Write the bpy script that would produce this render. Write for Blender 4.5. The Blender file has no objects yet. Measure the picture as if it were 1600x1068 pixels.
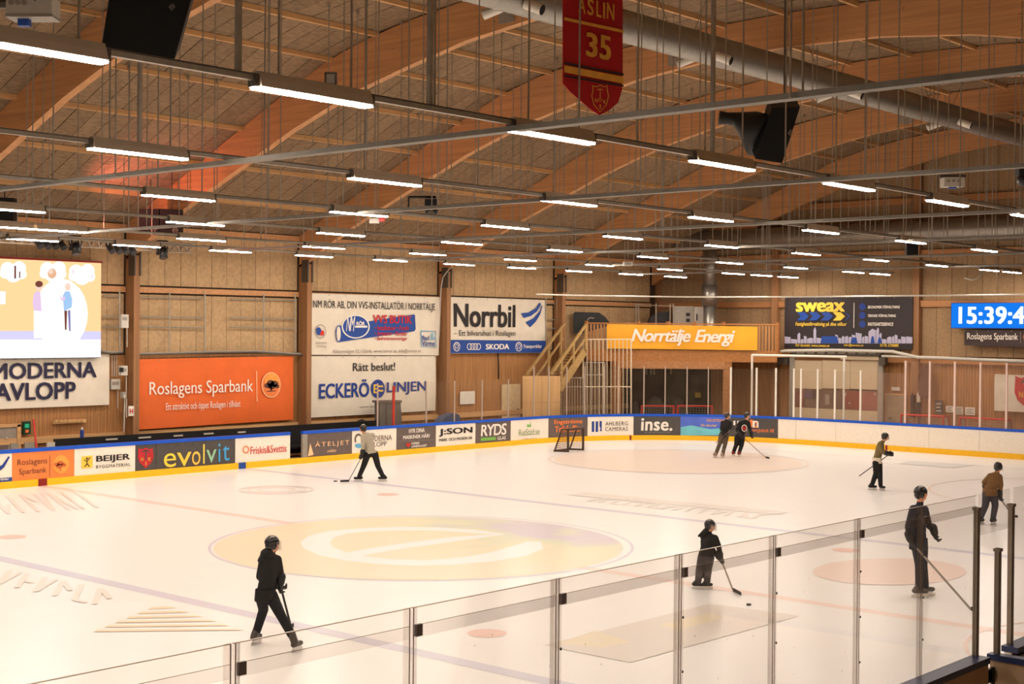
import bpy, math, random
from mathutils import Vector, Matrix, Quaternion
random.seed(7)
S = bpy.context.scene
COL = S.collection
PI = math.pi

# ------------------------------------------------------------------ camera
CAM = Vector((-21.312660, -21.371523, 4.608862))
FOC, YAW, PITCH, ROLL = 2203.159246, 0.724772, -0.009440, 0.008293      # focal length in pixels of the 1600 wide frame
FW = Vector((math.cos(PITCH)*math.cos(YAW), math.cos(PITCH)*math.sin(YAW), math.sin(PITCH)))
_r = Vector((math.sin(YAW), -math.cos(YAW), 0)); _u = _r.cross(FW)
RT = _r*math.cos(ROLL) + _u*math.sin(ROLL); UP = _u*math.cos(ROLL) - _r*math.sin(ROLL)
cd = bpy.data.cameras.new('camera'); cam = bpy.data.objects.new('camera', cd); COL.objects.link(cam)
M = Matrix((RT, UP, -FW)).transposed().to_4x4(); M.translation = CAM; cam.matrix_world = M
cd.sensor_fit = 'HORIZONTAL'; cd.sensor_width = 36.0; cd.lens = FOC*36.0/1600; cd.clip_start = .05; cd.clip_end = 300
S.camera = cam
# ------------------------------------------------------------------ world and exposure
w = bpy.data.worlds.new('world'); S.world = w; w.use_nodes = True
w.node_tree.nodes['Background'].inputs[0].default_value = (.02, .02, .022, 1)
w.node_tree.nodes['Background'].inputs[1].default_value = .3
S.view_settings.view_transform = 'Standard'; S.view_settings.look = 'None'
S.view_settings.gamma = 1; S.view_settings.use_curve_mapping = False
S.view_settings.exposure = 0
LAMP_COL, LAMP_W = (1.0, .872, .75), 136
S.cycles.max_bounces = 8; S.cycles.diffuse_bounces = 4; S.cycles.glossy_bounces = 3
S.cycles.transparent_max_bounces = 24; S.cycles.transmission_bounces = 4
S.cycles.use_denoising = True; S.cycles.caustics_reflective = False; S.cycles.caustics_refractive = False

# ------------------------------------------------------------------ geometry of the view: a pixel of the photograph to a point on a real plane
def ray(u, v): return FW*FOC + RT*(u-800) - UP*(v-534)
def on(u, v, axis, val):
    d = ray(u, v); return CAM + d*((val-CAM[axis])/d[axis])
def dg(u, v, D): return CAM + ray(u, v)*(D/FOC)
def prj(P):
    d = Vector(P)-CAM; z = d.dot(FW); return 800+FOC*d.dot(RT)/z, 534-FOC*d.dot(UP)/z

# ------------------------------------------------------------------ materials
def lin(c): return tuple((x/255/12.92 if x/255 <= .04045 else ((x/255+.055)/1.055)**2.4) for x in c)
MATS = {}
def pm(name, rgb, rough=.6, metal=0, var=.12, scale=6, stretch=(1, 1, 1), bump=0, spec=.4, rnd=0, detail=3, emit=0, coat=0):
    if name in MATS: return MATS[name]
    m = bpy.data.materials.new(name); m.use_nodes = True; MATS[name] = m
    n, l = m.node_tree.nodes, m.node_tree.links
    b = n['Principled BSDF']; c = lin(rgb)
    b.inputs['Roughness'].default_value = rough; b.inputs['Metallic'].default_value = metal
    b.inputs['Specular IOR Level'].default_value = spec
    if coat: b.inputs['Coat Weight'].default_value = coat
    g = n.new('ShaderNodeNewGeometry'); mp = n.new('ShaderNodeMapping'); mp.inputs['Scale'].default_value = stretch
    nz = n.new('ShaderNodeTexNoise'); nz.inputs['Scale'].default_value = scale; nz.inputs['Detail'].default_value = detail
    l.new(g.outputs['Position'], mp.inputs[0]); l.new(mp.outputs[0], nz.inputs['Vector'])
    rp = n.new('ShaderNodeValToRGB'); e = rp.color_ramp.elements
    e[0].position = .25; e[1].position = .75
    e[0].color = tuple(x*(1-var) for x in c)+(1,); e[1].color = tuple(min(1, x*(1+var)) for x in c)+(1,)
    l.new(nz.outputs['Fac'], rp.inputs[0]); out = rp.outputs[0]
    if rnd:
        oi = n.new('ShaderNodeObjectInfo'); mr = n.new('ShaderNodeMapRange')
        mr.inputs['To Min'].default_value = 1-rnd; mr.inputs['To Max'].default_value = 1+rnd
        l.new(oi.outputs['Random'], mr.inputs['Value'])
        hs = n.new('ShaderNodeHueSaturation'); l.new(mr.outputs[0], hs.inputs['Value']); l.new(out, hs.inputs['Color']); out = hs.outputs[0]
    l.new(out, b.inputs['Base Color'])
    if bump:
        bp = n.new('ShaderNodeBump'); bp.inputs['Strength'].default_value = bump; bp.inputs['Distance'].default_value = .02
        l.new(nz.outputs['Fac'], bp.inputs['Height']); l.new(bp.outputs[0], b.inputs['Normal'])
    if emit:
        l.new(out, b.inputs['Emission Color']); b.inputs['Emission Strength'].default_value = emit
    return m
def wood(name, rgb, axis, var=.25, scale=5, rough=.6, knots=True, rnd=0):
    st = [14, 14, 14]; st[axis] = .5
    m = pm(name, rgb, rough, 0, var, scale, tuple(x/5 for x in st), .08, .3, rnd, 4)
    if knots:
        n, l = m.node_tree.nodes, m.node_tree.links
        b = n['Principled BSDF']; src = b.inputs['Base Color'].links[0].from_socket
        g = n.new('ShaderNodeNewGeometry'); mp = n.new('ShaderNodeMapping'); s2 = [3.2, 3.2, 3.2]; s2[axis] = 1.6
        mp.inputs['Scale'].default_value = s2; l.new(g.outputs['Position'], mp.inputs[0])
        vo = n.new('ShaderNodeTexVoronoi'); vo.inputs['Scale'].default_value = 1.6; l.new(mp.outputs[0], vo.inputs['Vector'])
        rp = n.new('ShaderNodeValToRGB'); rp.color_ramp.elements[0].color = (.35, .3, .25, 1); rp.color_ramp.elements[1].color = (1, 1, 1, 1)
        rp.color_ramp.elements[0].position = .04; rp.color_ramp.elements[1].position = .12
        l.new(vo.outputs['Distance'], rp.inputs[0])
        mx = n.new('ShaderNodeMix'); mx.data_type = 'RGBA'; mx.blend_type = 'MULTIPLY'; mx.inputs[0].default_value = .8
        l.new(src, mx.inputs[6]); l.new(rp.outputs[0], mx.inputs[7]); l.new(mx.outputs[2], b.inputs['Base Color'])
    return m
def emis(name, rgb, strength):
    if name in MATS: return MATS[name]
    m = bpy.data.materials.new(name); m.use_nodes = True; MATS[name] = m
    n, l = m.node_tree.nodes, m.node_tree.links; n.remove(n['Principled BSDF'])
    e = n.new('ShaderNodeEmission'); e.inputs[0].default_value = tuple(rgb)+(1,); e.inputs[1].default_value = strength
    l.new(e.outputs[0], n['Material Output'].inputs[0]); return m
def glassmat(name, tint, dust, dustcol=(200, 180, 160), gloss=1.0):
    m = bpy.data.materials.new(name); m.use_nodes = True; MATS[name] = m
    n, l = m.node_tree.nodes, m.node_tree.links; n.remove(n['Principled BSDF'])
    t = n.new('ShaderNodeBsdfTransparent'); t.inputs[0].default_value = tuple(tint)+(1,)
    d = n.new('ShaderNodeBsdfDiffuse'); d.inputs[0].default_value = lin(dustcol)+(1,)
    g = n.new('ShaderNodeBsdfGlossy'); g.inputs['Roughness'].default_value = .03
    nz = n.new('ShaderNodeTexNoise'); nz.inputs['Scale'].default_value = 3.0; nz.inputs['Detail'].default_value = 5
    ge = n.new('ShaderNodeNewGeometry'); l.new(ge.outputs['Position'], nz.inputs['Vector'])
    mr = n.new('ShaderNodeMapRange'); mr.inputs['From Min'].default_value = .3; mr.inputs['From Max'].default_value = .75
    mr.inputs['To Min'].default_value = dust*.7; mr.inputs['To Max'].default_value = dust*1.3
    l.new(nz.outputs['Fac'], mr.inputs['Value'])
    a = n.new('ShaderNodeMixShader'); l.new(mr.outputs[0], a.inputs[0]); l.new(t.outputs[0], a.inputs[1]); l.new(d.outputs[0], a.inputs[2])
    f = n.new('ShaderNodeFresnel'); f.inputs[0].default_value = 1.35
    mu = n.new('ShaderNodeMath'); mu.operation = 'MULTIPLY'; mu.inputs[1].default_value = gloss; l.new(f.outputs[0], mu.inputs[0])
    b = n.new('ShaderNodeMixShader'); l.new(mu.outputs[0], b.inputs[0]); l.new(a.outputs[0], b.inputs[1]); l.new(g.outputs[0], b.inputs[2])
    l.new(b.outputs[0], n['Material Output'].inputs[0]); return m

# ------------------------------------------------------------------ mesh building
def wloc(o):
    p = Vector((0, 0, 0))
    while o: p = p + o.location; o = o.parent
    return p
class MB:
    def __init__(s): s.v = []; s.f = []; s.m = []
    def add(s, vs, fs, mi=0):
        k = len(s.v); s.v += [tuple(x) for x in vs]; s.f += [tuple(i+k for i in f) for f in fs]; s.m += [mi]*len(fs); return s
    def box(s, x0, y0, z0, x1, y1, z1, mi=0):
        vs = [(x, y, z) for x in (x0, x1) for y in (y0, y1) for z in (z0, z1)]
        return s.add(vs, [(0, 1, 3, 2), (4, 6, 7, 5), (0, 4, 5, 1), (2, 3, 7, 6), (0, 2, 6, 4), (1, 5, 7, 3)], mi)
    def obox(s, c, ax, ay, az, mi=0):                # centre and three half axes
        c = Vector(c); vs = [c+ax*i+ay*j+az*k for i in (-1, 1) for j in (-1, 1) for k in (-1, 1)]
        return s.add(vs, [(0, 1, 3, 2), (4, 6, 7, 5), (0, 4, 5, 1), (2, 3, 7, 6), (0, 2, 6, 4), (1, 5, 7, 3)], mi)
    def bar(s, p, q, wd, ht, up=(0, 0, 1), mi=0):
        p, q = Vector(p), Vector(q); a = (q-p)/2; d = a.normalized(); up = Vector(up)
        sd = d.cross(up)
        if sd.length < 1e-4: sd = d.cross(Vector((1, 0, 0)))
        sd.normalize(); u = sd.cross(d)
        return s.obox((p+q)/2, a, sd*(wd/2), u*(ht/2), mi)
    def tube(s, pts, r, n=6, mi=0, caps=True, flat=1.0):
        pts = [Vector(p) for p in pts]; k = len(pts); rr = r if isinstance(r, (list, tuple)) else [r]*k
        t0 = (pts[1]-pts[0]).normalized(); a = t0.cross(Vector((0, 0, 1)))
        if a.length < 1e-3: a = t0.cross(Vector((1, 0, 0)))
        a.normalize(); vs = []
        for i, p in enumerate(pts):
            t = (pts[min(i+1, k-1)]-pts[max(i-1, 0)]).normalized()
            a = (a - t*a.dot(t)).normalized(); b = t.cross(a)
            vs += [p + (a*math.cos(2*PI*j/n) + b*math.sin(2*PI*j/n)*flat)*rr[i] for j in range(n)]
        fs = [(i*n+j, i*n+(j+1) % n, (i+1)*n+(j+1) % n, (i+1)*n+j) for i in range(k-1) for j in range(n)]
        if caps: fs += [tuple(range(n-1, -1, -1)), tuple((k-1)*n+j for j in range(n))]
        return s.add(vs, fs, mi)
    def ell(s, c, ax, ay, az, n=12, h=8, mi=0, t0=0.0, t1=PI):   # ellipsoid with three axis vectors, az is the pole
        c = Vector(c); vs = []
        for i in range(h+1):
            th = t0+(t1-t0)*i/h
            vs += [c + az*math.cos(th) + (ax*math.cos(2*PI*j/n)+ay*math.sin(2*PI*j/n))*math.sin(th) for j in range(n)]
        fs = [(i*n+j, (i+1)*n+j, (i+1)*n+(j+1) % n, i*n+(j+1) % n) for i in range(h) for j in range(n)]
        return s.add(vs, fs, mi)
    def prism(s, pts, d, mi=0):                      # planar outline pushed along the vector d
        k = len(pts); pts = [Vector(p) for p in pts]; d = Vector(d)
        return s.add(pts+[p+d for p in pts], [tuple(range(k-1, -1, -1)), tuple(range(k, 2*k))] +
                     [(i, (i+1) % k, k+(i+1) % k, k+i) for i in range(k)], mi)
    def build(s, name, mats, parent=None, smooth=False, merge=False):
        me = bpy.data.meshes.new(name); o0 = wloc(parent)
        me.from_pydata([(x-o0.x, y-o0.y, z-o0.z) for x, y, z in s.v], [], s.f)
        for m in (mats if isinstance(mats, (list, tuple)) else [mats]): me.materials.append(m)
        if any(s.m): me.polygons.foreach_set('material_index', s.m)
        if smooth: me.polygons.foreach_set('use_smooth', [True]*len(me.polygons))
        me.update(); o = bpy.data.objects.new(name, me); COL.objects.link(o)
        if parent: o.parent = parent
        return o
def tag(o, label=None, cat=None, group=None, kind=None):
    if label: o['label'] = label
    if cat: o['category'] = cat
    if group: o['group'] = group
    if kind: o['kind'] = kind
    return o
def thing(name, label, cat, loc=(0, 0, 0), group=None):
    o = bpy.data.objects.new(name, None); COL.objects.link(o); o.location = loc; o.empty_display_size = .1
    return tag(o, label, cat, group)
def copy_tree(o, parent=None):
    c = o.copy(); COL.objects.link(c)
    if parent: c.parent = parent
    for ch in [x for x in bpy.data.objects if x.parent == o]: copy_tree(ch, c)
    return c
def ordn(i): return ['first', 'second', 'third', 'fourth', 'fifth', 'sixth', 'seventh', 'eighth', 'ninth', 'tenth', 'eleventh', 'twelfth', 'thirteenth', 'fourteenth', 'fifteenth'][i]

# ------------------------------------------------------------------ printed surfaces
class Flat:
    def __init__(s, O, A, N): s.O = Vector(O); s.A = Vector(A).normalized(); s.N = Vector(N).normalized()
    def at(s, a, b, off=0): return s.O + s.A*a + Vector((0, 0, b)) + s.N*off
    def inv(s, u, v):
        d = ray(u, v); t = (s.O-CAM).dot(s.N)/d.dot(s.N); P = CAM+d*t; return (P-s.O).dot(s.A), P.z-s.O.z
class Rink:                                          # the far boards: straight side, corner arc, straight end
    X0, YS, XE, R = -16.0, 15.45, 29.4, 8.0
    def __init__(s, inset=0.0):
        s.i = inset; s.L1 = s.XE-s.R-s.X0; s.L2 = s.R*PI/2
        s.tab = []
        a = 0
        while a < s.L1+s.L2+20:
            s.tab.append((prj(s.at(a, .6))[0], a)); a += .05
    def frame(s, a):
        if a < s.L1: return Vector((s.X0+a, s.YS, 0)), Vector((0, -1, 0))
        if a < s.L1+s.L2:
            t = (a-s.L1)/s.R; c = Vector((s.XE-s.R, s.YS-s.R, 0)); n = Vector((math.sin(t), math.cos(t), 0)); return c+n*s.R, -n
        return Vector((s.XE, s.YS-s.R-(a-s.L1-s.L2), 0)), Vector((-1, 0, 0))
    def at(s, a, b, off=0):
        p, n = s.frame(a); return p + n*off + Vector((0, 0, b))
    def s_of(s, u):
        t = s.tab
        for (u0, a0), (u1, a1) in zip(t, t[1:]):
            if u0 <= u <= u1: return a0+(a1-a0)*(u-u0)/max(1e-6, u1-u0)
        return t[0][1] if u < t[0][0] else t[-1][1]
    def inv(s, u, v):
        a = s.s_of(u)
        v0 = prj(s.at(a, 0))[1]; v1 = prj(s.at(a, 1))[1]; return a, (v-v0)/(v1-v0)
def flat_mesh(name, vs, fs, mat, parent):
    return MB().add(vs, fs).build(name, mat, parent)
_bank = {}
def text_mesh(st, bold, shear, space):
    k = (st, bold, shear, space)
    if k in _bank: return _bank[k]
    cu = bpy.data.curves.new('t', 'FONT'); cu.body = st; cu.offset = 0; cu.shear = shear; cu.space_character = space
    cu.resolution_u = 3; cu.fill_mode = 'FRONT'; cu.align_x = 'CENTER'
    o = bpy.data.objects.new('t', cu); COL.objects.link(o)
    dgp = bpy.context.evaluated_depsgraph_get(); me = bpy.data.meshes.new_from_object(o.evaluated_get(dgp))
    vs = [tuple(v.co)[:2] for v in me.vertices]; fs = [tuple(p.vertices) for p in me.polygons]
    bpy.data.objects.remove(o); bpy.data.curves.remove(cu); bpy.data.meshes.remove(me)
    _bank[k] = (vs, fs); return _bank[k]
def txt(F, st, u0, u1, vt, vb, mat, parent, bold=0, shear=0, space=1, off=.012, name='lettering'):
    vs, fs = text_mesh(st, bold, shear, space)
    xs = [p[0] for p in vs]; ys = [p[1] for p in vs]; x0, x1, y0, y1 = min(xs), max(xs), min(ys), max(ys)
    um, vm = (u0+u1)/2, (vt+vb)/2
    a0, a1 = F.inv(u0, vm)[0], F.inv(u1, vm)[0]; b1, b0 = F.inv(um, vt)[1], F.inv(um, vb)[1]
    # heavier letters: the same outlines again, shifted by a hair, each a hair prouder
    k = bold*.55; sh = [(0, 0)] if k < .004 else ([(-k, 0), (k, 0)] if k < .015 else [(-k, -k*.5), (-k, k*.5), (k, k*.5), (k, -k*.5)])
    x0 -= k; x1 += k; y0 -= k*.5; y1 += k*.5; W, G = [], []
    for i, (dx, dy) in enumerate(sh):
        n = len(W); W += [F.at(a0+(a1-a0)*(x+dx-x0)/(x1-x0), b0+(b1-b0)*(y+dy-y0)/(y1-y0), off+.0007*i) for x, y in vs]; G += [tuple(q+n for q in f) for f in fs]
    return flat_mesh(name, W, G, mat, parent)
def txtl(F, st, u0, u1, vt, vb, mat, parent, bold=0, off=.012):
    """big sign lettering: every letter a part of its own"""
    vs, fs = text_mesh(st, 0, 0, 1); par = list(range(len(vs)))
    def fd(i):
        while par[i] != i: par[i] = par[par[i]]; i = par[i]
        return i
    for f in fs:
        for q in f[1:]: par[fd(q)] = fd(f[0])
    comp = {}
    for i in range(len(vs)): comp.setdefault(fd(i), []).append(i)
    grp = []
    for c in sorted(comp.values(), key=lambda c: -len(c)):
        a, b = min(vs[i][0] for i in c), max(vs[i][0] for i in c)
        for g in grp:
            if min(b, g[1])-max(a, g[0]) > .6*min(b-a, g[1]-g[0]): g[2].extend(c); g[0] = min(a, g[0]); g[1] = max(b, g[1]); break
        else: grp.append([a, b, list(c)])
    xs = [p[0] for p in vs]; ys = [p[1] for p in vs]; k = bold*.55
    x0, x1, y0, y1 = min(xs)-k, max(xs)+k, min(ys)-k*.5, max(ys)+k*.5; um, vm = (u0+u1)/2, (vt+vb)/2
    a0, a1 = F.inv(u0, vm)[0], F.inv(u1, vm)[0]; b1, b0 = F.inv(um, vt)[1], F.inv(um, vb)[1]
    for a, b, idx in sorted(grp, key=lambda g: g[0]):
        mp = {i: n for n, i in enumerate(idx)}; W, G = [], []
        for i, (dx, dy) in enumerate([(-k, -k*.5), (-k, k*.5), (k, k*.5), (k, -k*.5)] if k else [(0, 0)]):
            n = len(W); W += [F.at(a0+(a1-a0)*(vs[q][0]+dx-x0)/(x1-x0), b0+(b1-b0)*(vs[q][1]+dy-y0)/(y1-y0), off+.0007*i) for q in idx]
            G += [tuple(mp[q]+n for q in f) for f in fs if f[0] in mp]
        flat_mesh('letter', W, G, mat, parent)
def poly(F, pts, mat, parent, off=.012, name='emblem'):
    W = [F.at(*F.inv(u, v), off) for u, v in pts]
    return flat_mesh(name, W, [tuple(range(len(W)))[::-1]], mat, parent)
def disc(F, u, v, ru, rv, mat, parent, off=.012, name='emblem', n=24):
    return poly(F, [(u+ru*math.cos(2*PI*i/n), v+rv*math.sin(2*PI*i/n)) for i in range(n)], mat, parent, off, name)
def ring(F, u, v, ru, rv, th, mat, parent, off=.014, name='emblem', n=24, a0=0, a1=2*PI):
    P = []
    for i in range(n+1):
        a = a0+(a1-a0)*i/n
        for k in (1, 1-th): P.append(F.at(*F.inv(u+ru*k*math.cos(a), v+rv*k*math.sin(a)), off))
    return flat_mesh(name, P, [(2*i, 2*i+1, 2*i+3, 2*i+2) for i in range(n)], mat, parent)
def stroke(F, pts, wpx, mat, parent, off=.014, name='emblem', bank=None):
    vs, fs = [], []
    for i in range(len(pts)):
        p, q = pts[max(i-1, 0)], pts[min(i+1, len(pts)-1)]
        dx, dy = q[0]-p[0], q[1]-p[1]; L = math.hypot(dx, dy) or 1; nx, ny = -dy/L*wpx/2, dx/L*wpx/2
        u, v = pts[i]; vs += [F.at(*F.inv(u+nx, v+ny), off), F.at(*F.inv(u-nx, v-ny), off)]
    fs = [(2*i, 2*i+1, 2*i+3, 2*i+2) for i in range(len(pts)-1)]
    return flat_mesh(name, vs, fs, mat, parent)

# ------------------------------------------------------------------ material set
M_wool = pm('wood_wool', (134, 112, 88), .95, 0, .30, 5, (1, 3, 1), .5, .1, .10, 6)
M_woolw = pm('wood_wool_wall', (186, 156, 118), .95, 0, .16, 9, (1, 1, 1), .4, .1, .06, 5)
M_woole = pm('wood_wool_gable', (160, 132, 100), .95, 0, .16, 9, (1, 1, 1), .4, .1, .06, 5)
M_dark = pm('dark_gap', (62, 48, 34), .9)
M_glu = wood('glulam_pine', (196, 144, 98), 1, .20, 4, .5)
M_glup = wood('glulam_post', (150, 108, 72), 2, .2, 4, .55)
M_purl = wood('purlin_pine', (206, 162, 112), 0, .2, 4, .6)
M_plank = wood('cladding_pine', (170, 122, 76), 2, .28, 6, .55)
M_ply = wood('plywood', (220, 178, 124), 2, .12, 4, .6, False)
M_steel = pm('galvanised_steel', (168, 160, 146), .42, .55, .12, 9)
M_dsteel = pm('dark_steel', (92, 84, 74), .5, .4, .12, 9)
M_duct = pm('spiral_duct_steel', (158, 154, 146), .42, .85, .10, 5)
M_alu = pm('aluminium', (150, 136, 120), .4, .5, .1, 9)
M_black = pm('black_plastic', (22, 21, 21), .5, 0, .2, 9)
M_white = pm('white_paint', (232, 226, 214), .5, 0, .04, 6)
M_grey = pm('grey_plastic', (150, 142, 130), .5, 0, .08, 6)
M_lgrey = pm('light_grey_box', (196, 190, 178), .5, 0, .06, 6)
M_vinylw = pm('white_vinyl', (226, 216, 198), .55, 0, .05, 3)
M_bwhite = pm('scuffed_white_board', (240, 230, 214), .4, 0, .05, 12, (1, 1, 1), 0, .4, 0, 6)
M_orange = pm('orange_vinyl', (226, 104, 40), .6, 0, .06, 2)
M_borange = pm('orange_board', (240, 134, 66), .4, 0, .06, 4)
M_bdark = pm('charcoal_board', (78, 73, 70), .45, 0, .12, 5)
M_bbrown = pm('brown_grey_board', (104, 90, 84), .45, 0, .1, 5)
M_blue = pm('blue_print', (28, 70, 150), .5, 0, .05, 4)
M_capblue = pm('blue_cap_plastic', (18, 84, 200), .35, 0, .08, 4)
M_yellow = pm('yellow_kick_plate', (248, 190, 24), .4, 0, .05, 5)
M_redm = pm('red_mark', (140, 24, 20), .5)
M_red = pm('red_paint', (206, 46, 36), .45, 0, .06, 5)
M_ink = pm('black_ink', (34, 28, 30), .6)
M_navy = pm('navy_ink', (36, 32, 62), .6)
M_wink = pm('white_ink', (240, 232, 220), .6, 0, .02)
M_pink = pm('pale_orange_ink', (250, 200, 150), .6, 0, .02)
M_oink = pm('orange_ink', (238, 128, 66), .6)
M_rink = pm('red_ink', (190, 36, 44), .6)
M_dkblue = pm('dark_blue_ink', (30, 60, 140), .6)
M_lblue = pm('light_blue_ink', (96, 168, 206), .6)
M_gink = pm('green_ink', (120, 180, 80), .6)
M_yink = pm('yellow_ink', (240, 200, 70), .6)
M_brn = pm('brown_ink', (92, 58, 44), .6)
M_gryink = pm('grey_ink', (150, 140, 130), .6)
M_conc = pm('concrete', (150, 140, 126), .85, 0, .12, 3)

# ------------------------------------------------------------------ shell of the hall
FX = [4.45+7.15*k for k in range(-5, 5)]             # the ten arch frames in view or close to it
XW, YW, YR, XL = 33.7, 17.95, -27.0, -33.7
PROF = [(18, 7.85), (16, 8.72), (13.95, 9.58), (11.95, 10.45), (10, 11.25), (8.05, 12.0), (6.2, 12.44), (4.05, 12.73), (2, 12.92), (0, 13.02), (-2, 13.05)]
PROF = PROF + [(-4-y, z) for y, z in PROF[-2::-1]] + [(-24, 7.4), (-28, 6.9)]
def roofz(y):
    for (a, za), (b, zb) in zip(PROF, PROF[1:]):
        if b <= y <= a: return za+(zb-za)*(y-a)/(b-a)
    return PROF[0][1] if y > 0 else PROF[-1][1]
b = MB()
b.box(XL-.2, YR-.2, -.35, XW+.2, YW+.2, -.06)
tag(b.build('floor', M_conc), 'grey concrete floor around the ice rink', 'floor', kind='structure')
# ceiling: a dark deck, wood wool panels under it, purlins across the bays
b = MB()
top = [(y, z+.05) for y, z in PROF]
for (y0, z0), (y1, z1) in zip(top, top[1:]):
    b.add([(XL, y0, z0), (XW+.3, y0, z0), (XW+.3, y1, z1), (XL, y1, z1), (XL, y0, z0+.2), (XW+.3, y0, z0+.2), (XW+.3, y1, z1+.2), (XL, y1, z1+.2)],
          [(0, 1, 2, 3), (4, 7, 6, 5), (0, 4, 5, 1), (3, 2, 6, 7)])
ceil = tag(b.build('ceiling', M_dark), 'pitched ceiling of brown wood wool panels between glulam arches', 'ceiling', kind='structure')
cand = []
PW = (7.15-.02)/12
for i in range(len(PROF)-2):
    (y0, z0), (y1, z1) = PROF[i], PROF[i+1]
    me = None
    for k in range(-2, 7):
        for j in range(12):
            x0 = FX[0]+7.15*(k+2)+j*PW
            if x0 > 33.2: continue
            pts = [prj((x, y, z)) for x, y, z in ((x0, y0, z0), (x0+PW, y0, z0), (x0+PW, y1, z1), (x0, y1, z1))]
            cl = [(min(max(u, -30), 1630), min(max(v, -30), 1100)) for u, v in pts]
            dep = (Vector((x0, y0, z0))-CAM).dot(FW)
            A = abs(sum(cl[q][0]*cl[(q+1) % 4][1]-cl[(q+1) % 4][0]*cl[q][1] for q in range(4)))/2 if dep > 2 else 0
            cand.append((A, i, x0))
cand.sort(reverse=True)
meshes, rest = {}, MB()
def panel_into(b, i, x0):
    (y0, z0), (y1, z1) = PROF[i], PROF[i+1]; g = .012; dy = y0-y1; t = random.uniform(-.006, .006)
    ya, yb = y0-.02, y1+.02
    b.add([(x0+g, ya, z0-.0+t), (x0+PW-g, ya, z0+t), (x0+PW-g, yb, z1+t), (x0+g, yb, z1+t),
           (x0+g, ya, z0+.05), (x0+PW-g, ya, z0+.05), (x0+PW-g, yb, z1+.05), (x0+g, yb, z1+.05)],
          [(0, 1, 2, 3), (0, 4, 5, 1), (1, 5, 6, 2), (2, 6, 7, 3), (3, 7, 4, 0)])
for n, (A, i, x0) in enumerate(cand):
    if n < 300 and A > 60:
        if i not in meshes:
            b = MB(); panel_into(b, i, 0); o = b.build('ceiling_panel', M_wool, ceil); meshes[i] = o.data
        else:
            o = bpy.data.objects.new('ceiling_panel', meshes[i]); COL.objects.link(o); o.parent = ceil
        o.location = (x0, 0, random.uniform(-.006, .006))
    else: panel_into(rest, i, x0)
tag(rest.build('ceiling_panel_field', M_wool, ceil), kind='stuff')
for i in range(1, len(PROF)-3):
    y, z = PROF[i]
    for k in range(1, len(FX)):
        if prj((FX[k], y, z))[0] < -150 and prj((FX[k-1], y, z))[0] < -150: continue
        MB().box(FX[k-1]+.1, y-.05, z-.13, FX[k]-.1, y+.05, z+.0).build('purlin', M_purl, ceil)
# arch frames
LOW = [(17.9, 6.72), (16.6, 7.38), (15.2, 8.03), (13.6, 8.68), (12.1, 9.25), (9.7, 10.16), (8.3, 10.6), (6.8, 11.03), (5.1, 11.4), (3, 11.8), (.6, 12.06), (-2, 12.14)]
LOW = LOW + [(-4-y, z) for y, z in LOW[-2::-1]]
for k, x in enumerate(FX):
    if x < -17.5: continue
    n = len(FX)-1-k
    lab = 'curved pine glulam roof arch with its wall post, ' + ('at the end wall with the clock' if n == 0 else ordn(n) + ' in front of the clock wall')
    fr = thing('glulam_frame', lab, 'roof arch', (x, 17.9, 0), 'glulam roof arches')
    b = MB(); hw = .11
    up = [(y, roofz(y)-.02) for y, z in LOW]
    for (ya, za), (yb, zb), (yc, zc), (yd, zd) in zip(LOW, LOW[1:], up, up[1:]):
        b.add([(x-hw, ya, za), (x-hw, yb, zb), (x+hw, yb, zb), (x+hw, ya, za), (x-hw, yc, zc), (x-hw, yd, zd), (x+hw, yd, zd), (x+hw, yc, zc)],
              [(3, 2, 1, 0), (0, 1, 5, 4), (3, 7, 6, 2), (4, 5, 6, 7)])
    b.build('arch', M_glu, fr)
    if k < len(FX)-1:
        MB().box(x-.11, 17.45, 0, x+.11, 17.93, 6.85).build('post', M_glup, fr)
        MB().box(x-.125, 17.4, 6.2, x-.08, 17.75, 7.0).box(x+.08, 17.4, 6.2, x+.125, 17.75, 7.0).build('steel_shoe', M_dsteel, fr)
        for ys in ((-1.2,) if k > 4 else ()):
            b = MB().box(x-.14, 1.35, 12.05, x-.11, 1.85, 12.6); b.build('steel_plate', M_grey, fr)
# walls
def ordered_panels(par, surf_pts):
    pass
wl = tag(MB().box(XL, 18.0, -.1, XW, 18.25, 8.0).build('wall_left', M_dark), 'long side wall with wood wool panels above pine cladding', 'wall', kind='structure')
pb = {}
for k in range(3, len(FX)-1):
    n = 11; pw = (7.15-.3)/n
    for z0, z1 in ((5.92, 7.80), (3.70, 5.62)):
        for j in range(n):
            key = (z0,)
            if key not in pb:
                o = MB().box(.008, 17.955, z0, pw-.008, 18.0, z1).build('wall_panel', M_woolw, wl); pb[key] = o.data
            else:
                o = bpy.data.objects.new('wall_panel', pb[key]); COL.objects.link(o); o.parent = wl
            o.location = (FX[k]+.15+j*pw, random.uniform(-.006, .002), 0)
    MB().box(FX[k]+.14, 17.88, 5.68, FX[k+1]-.14, 18.0, 5.86).build('wall_rail', M_glu, wl)
    MB().box(FX[k]+.14, 17.84, 1.0, FX[k+1]-.14, 17.98, 1.2).build('wall_rail', M_purl, wl)
    MB().box(FX[k]+.14, 17.85, 7.62, FX[k+1]-.14, 18.0, 7.85).build('wall_rail', M_glu, wl)
def planks(name, mat, par, x0, x1, z0, z1, axis, face, out, wdt=.118):
    b = MB(); x = x0
    while x < x1-.02:
        d = random.uniform(0, .006)
        if axis == 0: b.box(x, face-(.025+d)*out, z0, min(x+wdt, x1)-.008, face, z1)
        else: b.box(face-(.025+d)*out, x, z0, face, min(x+wdt, x1)-.008, z1)
        x += wdt
    o = b.build(name, mat, par); tag(o, kind='stuff'); return o
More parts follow.
